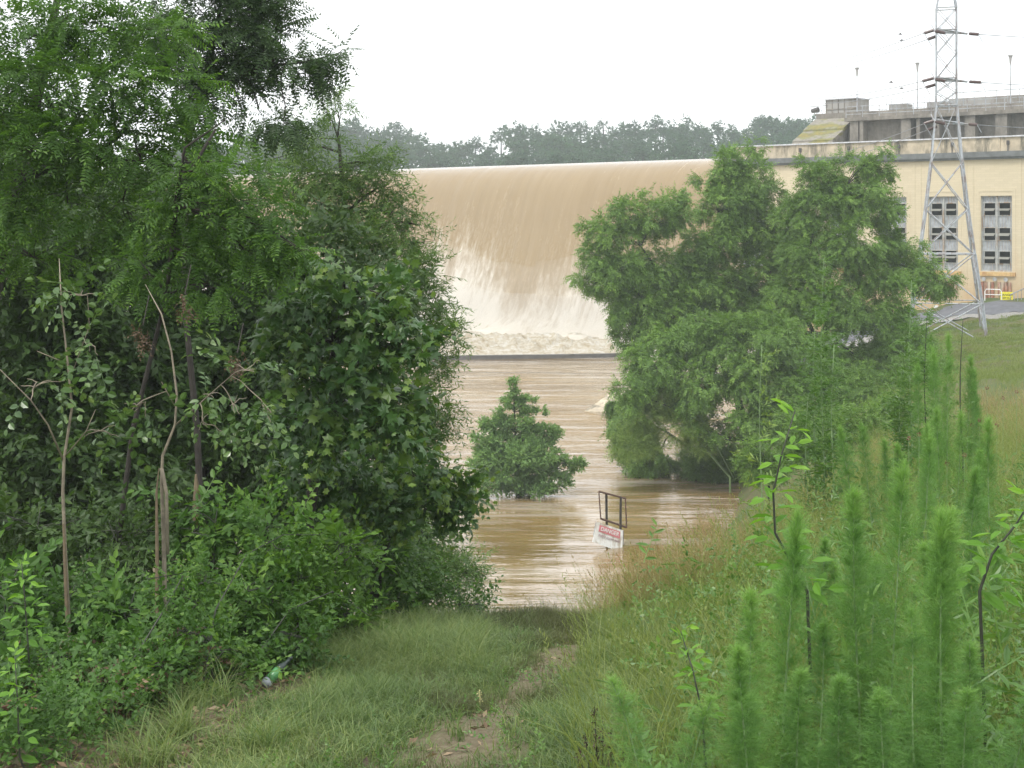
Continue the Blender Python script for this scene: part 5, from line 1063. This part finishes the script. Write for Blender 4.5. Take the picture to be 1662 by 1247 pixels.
# dock seed heads
root = thing('dock_plant', (P(985, 1247, 6.1).x, 6.1, float(H(P(985, 0, 6.1).x, 6.1))), 'dark brown seeding dock spikes at the bottom centre', 'weed')
g = MB(); gz = root.location.z
for px, py in ((965, 1150), (978, 1170), (950, 1195), (992, 1185), (940, 1215), (1012, 1215), (968, 1205), (1055, 1218)):
    p = P(px, py, 6.1); b0 = Vector((P(980, 0, 6.1).x * .4 + p.x * .6, 6.1, gz - .05)); g.tube([b0, b0.lerp(p, .5), p], [.004, .003, .002], 5)
g.build('stem', M['stemdark'], root); g2 = MB()
for px, py in ((965, 1150), (978, 1170), (950, 1195), (992, 1185), (940, 1215), (1012, 1215), (968, 1205), (1055, 1218)):
    p = np.array(P(px, py, 6.1)); n = 120; z = rng.random(n); pos = p - np.array([0, 0, .26]) * z[:, None] + rng.normal(0, 1, (n, 3)) * [.009, .009, .004] * (.5 + z[:, None]); g2.inst(T['litter'], pos, rng.normal(0, 1, (n, 3)), rng.normal(0, 1, (n, 3)), rng.uniform(.2, .34, n), rng.uniform(.1, .9, n))
g2.build('seed_head', M['dock'], root)
# small yellow flower stalk on the path
Y = 8.1; p = P(778, 1120, Y); root = thing('flower_stalk', (p.x, Y, float(H(p.x, Y))), 'single pale yellow flower stalk on the edge of the bare path', 'flower')
M['paleyellow'] = plain('pale_yellow', (.50, .46, .22), .7, var=.15, bumpy=0)
g = MB(); g.tube([(p.x, Y, root.location.z - .02), (p.x + .004, Y, root.location.z + .06), tuple(p)], [.0025, .004, .003], 5); n = 16; pos = np.array(p) - np.array([0, 0, .10]) * rng.random((n, 1)) + rng.normal(0, .006, (n, 3)); g.inst(T['litter'], pos, rng.normal(0, 1, (n, 3)), rng.normal(0, 1, (n, 3)), np.full(n, .3), np.full(n, .5)); g.build('spike', M['paleyellow'], root)
# rusty red flower heads in the meadow
RF = [(1578, 628), (1602, 630), (1628, 646), (1570, 668), (1590, 682), (1618, 690), (1578, 690), (1492, 705), (1475, 712), (1450, 728), (1458, 738), (1496, 748), (1565, 738), (1650, 636), (1537, 752)]
RF.sort(); ORD = 'first second third fourth fifth sixth seventh eighth ninth tenth eleventh twelfth thirteenth fourteenth fifteenth'.split()
for i, (px, py) in enumerate(RF):
    Y = 13.5 + (760 - py) / 25; p = P(px, py, Y); gz = float(H(p.x, p.y)); o = thing('flower', (p.x, p.y, gz), ORD[i] + ' rusty red round flower head from the left above the right bank grass', 'flower', 'rusty red flower heads on the right bank')
    g = MB(); g.tube([(p.x, p.y, gz - .05), tuple(p)], .0025, 4); g.build('stem', M['stemgreen'], o)
    g = MB(); n = 26; d_ = norm(rng.normal(0, 1, (n, 3))); g.inst(T['litter'], np.array(p) + d_ * .008, d_, rng.normal(0, 1, (n, 3)), np.full(n, .45), rng.uniform(0, 1, n)); g.build('flower_head', M['redhead'], o)
# littered bottle, lying on the leaf litter
Y = 8.8
for _ in range(12): Y = (CZ - float(H((446 - 831) / FPX * Y, Y))) * FPX / (1118 - HZ)
bx_ = (446 - 831) / FPX * Y; bz_ = float(H(bx_, Y)) + .034
root = thing('plastic_bottle', (bx_, Y, bz_ - .034), 'crumpled green and dark plastic bottle littered at the thicket edge', 'bottle')
M['greenplastic'] = plain('green_plastic', (.09, .27, .10), .25, var=.3, scale=30, bumpy=0); M['darkplastic'] = plain('dark_plastic', (.03, .045, .04), .3, bumpy=0); M['clearplastic'] = plain('pale_plastic', (.35, .38, .42), .25, bumpy=0)
dr = Vector((.55, .45, .5)).normalized(); A0 = Vector((bx_ - .06, Y - .05, bz_))
g = MB(); g.tube([A0 + dr * d_ for d_ in (0, .012, .035, .05)], [.02, .033, .033, .028], 12); g.build('bottle_base', M['clearplastic'], root, True)
g = MB(); g.tube([A0 + dr * d_ for d_ in (.05, .055, .09, .125, .13)], [.028, .033, .031, .033, .03], 12); g.build('label_band', M['greenplastic'], root, True)
g = MB(); g.tube([A0 + dr * d_ for d_ in (.13, .15, .18, .2, .225)], [.03, .03, .016, .012, .012], 12); g.build('bottle_neck', M['darkplastic'], root, True)
g = MB(); g.tube([A0 + dr * d_ for d_ in (.225, .23, .243)], [.014, .015, .013], 10); g.build('cap', M['darkplastic'], root, True)
# fallen branch at the left edge
M['redbark'] = plain('reddish_bark', (.16, .08, .055), .85, var=.3, scale=10, bumpy=.5)
root = thing('fallen_branch', P(20, 1145, 6.9), 'reddish dead branch poking in at the lower left edge', 'branch'); g = MB()
g.tube([P(-60, 1160, 6.8), P(0, 1146, 6.9), P(40, 1138, 6.9), P(68, 1128, 7.0)], [.026, .022, .017, .004], 8); g.tube([P(30, 1140, 6.9), P(50, 1150, 6.85), P(75, 1152, 6.8)], [.01, .006, .002], 6); g.build('stem', M['redbark'], root)
# birds over the dam
for px, py, k in ((1446, 134, 0), (1463, 144, 1), (1461, 56, 2), (1463, 66, 3)):
    p = P(px, py, 92); o = thing('bird', p, ('small dark bird high left of the tower, lowest pair, left one', 'small dark bird just above the dam deck left of the tower', 'small dark bird left of the highest cross arm, upper one', 'small dark bird left of the highest cross arm, lower one')[k], 'bird', 'birds in the sky left of the tower')
    g = MB(); g.tube([p + Vector((-.14, 0, 0)), p + Vector((-.04, 0, .01)), p + Vector((.08, 0, 0)), p + Vector((.16, 0, 0))], [.01, .04, .035, .008], 6); g.faces([tuple(p + Vector(q_)) for q_ in ((-.05, 0, .02), (.05, 0, .02), (.02, -.26, .10), (-.02, -.26, .10))], [(0, 1, 2, 3)]); g.faces([tuple(p + Vector(q_)) for q_ in ((-.05, 0, .02), (.05, 0, .02), (.02, .26, .10), (-.02, .26, .10))], [(0, 1, 2, 3)]); g.build('body', M['weir'], o)

# ------------------------------------------------------------------ haze over the whole valley and spray at the foot of the fall
g = MB(); g.box((0, 200, 24), (900, 1020, 56)); hz = g.build('haze', volmat('haze', .0008, (.90, .97, 1.0), .2)); tag(hz, None, None, None, 'stuff')

def berm(name, f0, rw, h0, hv, dens, seed, label):
    ts_ = np.arange(22, 132, 1.5); g = MB(); v = []; n = 18
    for j, t in enumerate(ts_):
        e = min(1, (j + .15) / 4, (len(ts_) - 1 - j + .15) / 4) ** .5; hh = (h0 + hv * float(fbm(t, seed, .13, seed))) * e; cw = rw * e * (.85 + .3 * float(fbm(t, seed + 3, .2, seed)))
        for k in range(n): th = 2 * math.pi * k / n; v.append(W(t, f0 - math.cos(th) * cw, 1.0 + math.sin(th) * hh))
    m_ = len(ts_); f = [((j + 1) * n + k, (j + 1) * n + (k + 1) % n, j * n + (k + 1) % n, j * n + k) for j in range(m_ - 1) for k in range(n)]
    f += [tuple(range(n)), tuple(range((m_ - 1) * n, m_ * n))[::-1]]
    g.faces(v, f); me_o = g.build(name, volmat(name, dens, (1, .99, .965), .3), None)
    import bmesh
    bm = bmesh.new(); bm.from_mesh(me_o.data); bmesh.ops.recalc_face_normals(bm, faces=bm.faces); bm.to_mesh(me_o.data); bm.free()
    tag(me_o, label, None, None, 'stuff')
berm('spray', 8.4, 3.4, 3.2, 2.6, .085, 5, 'white spray hugging the foot of the fall')
berm('mist', 8.8, 4.6, 5.2, 5.5, .035, 12, 'thin mist rising in front of the lower fall')
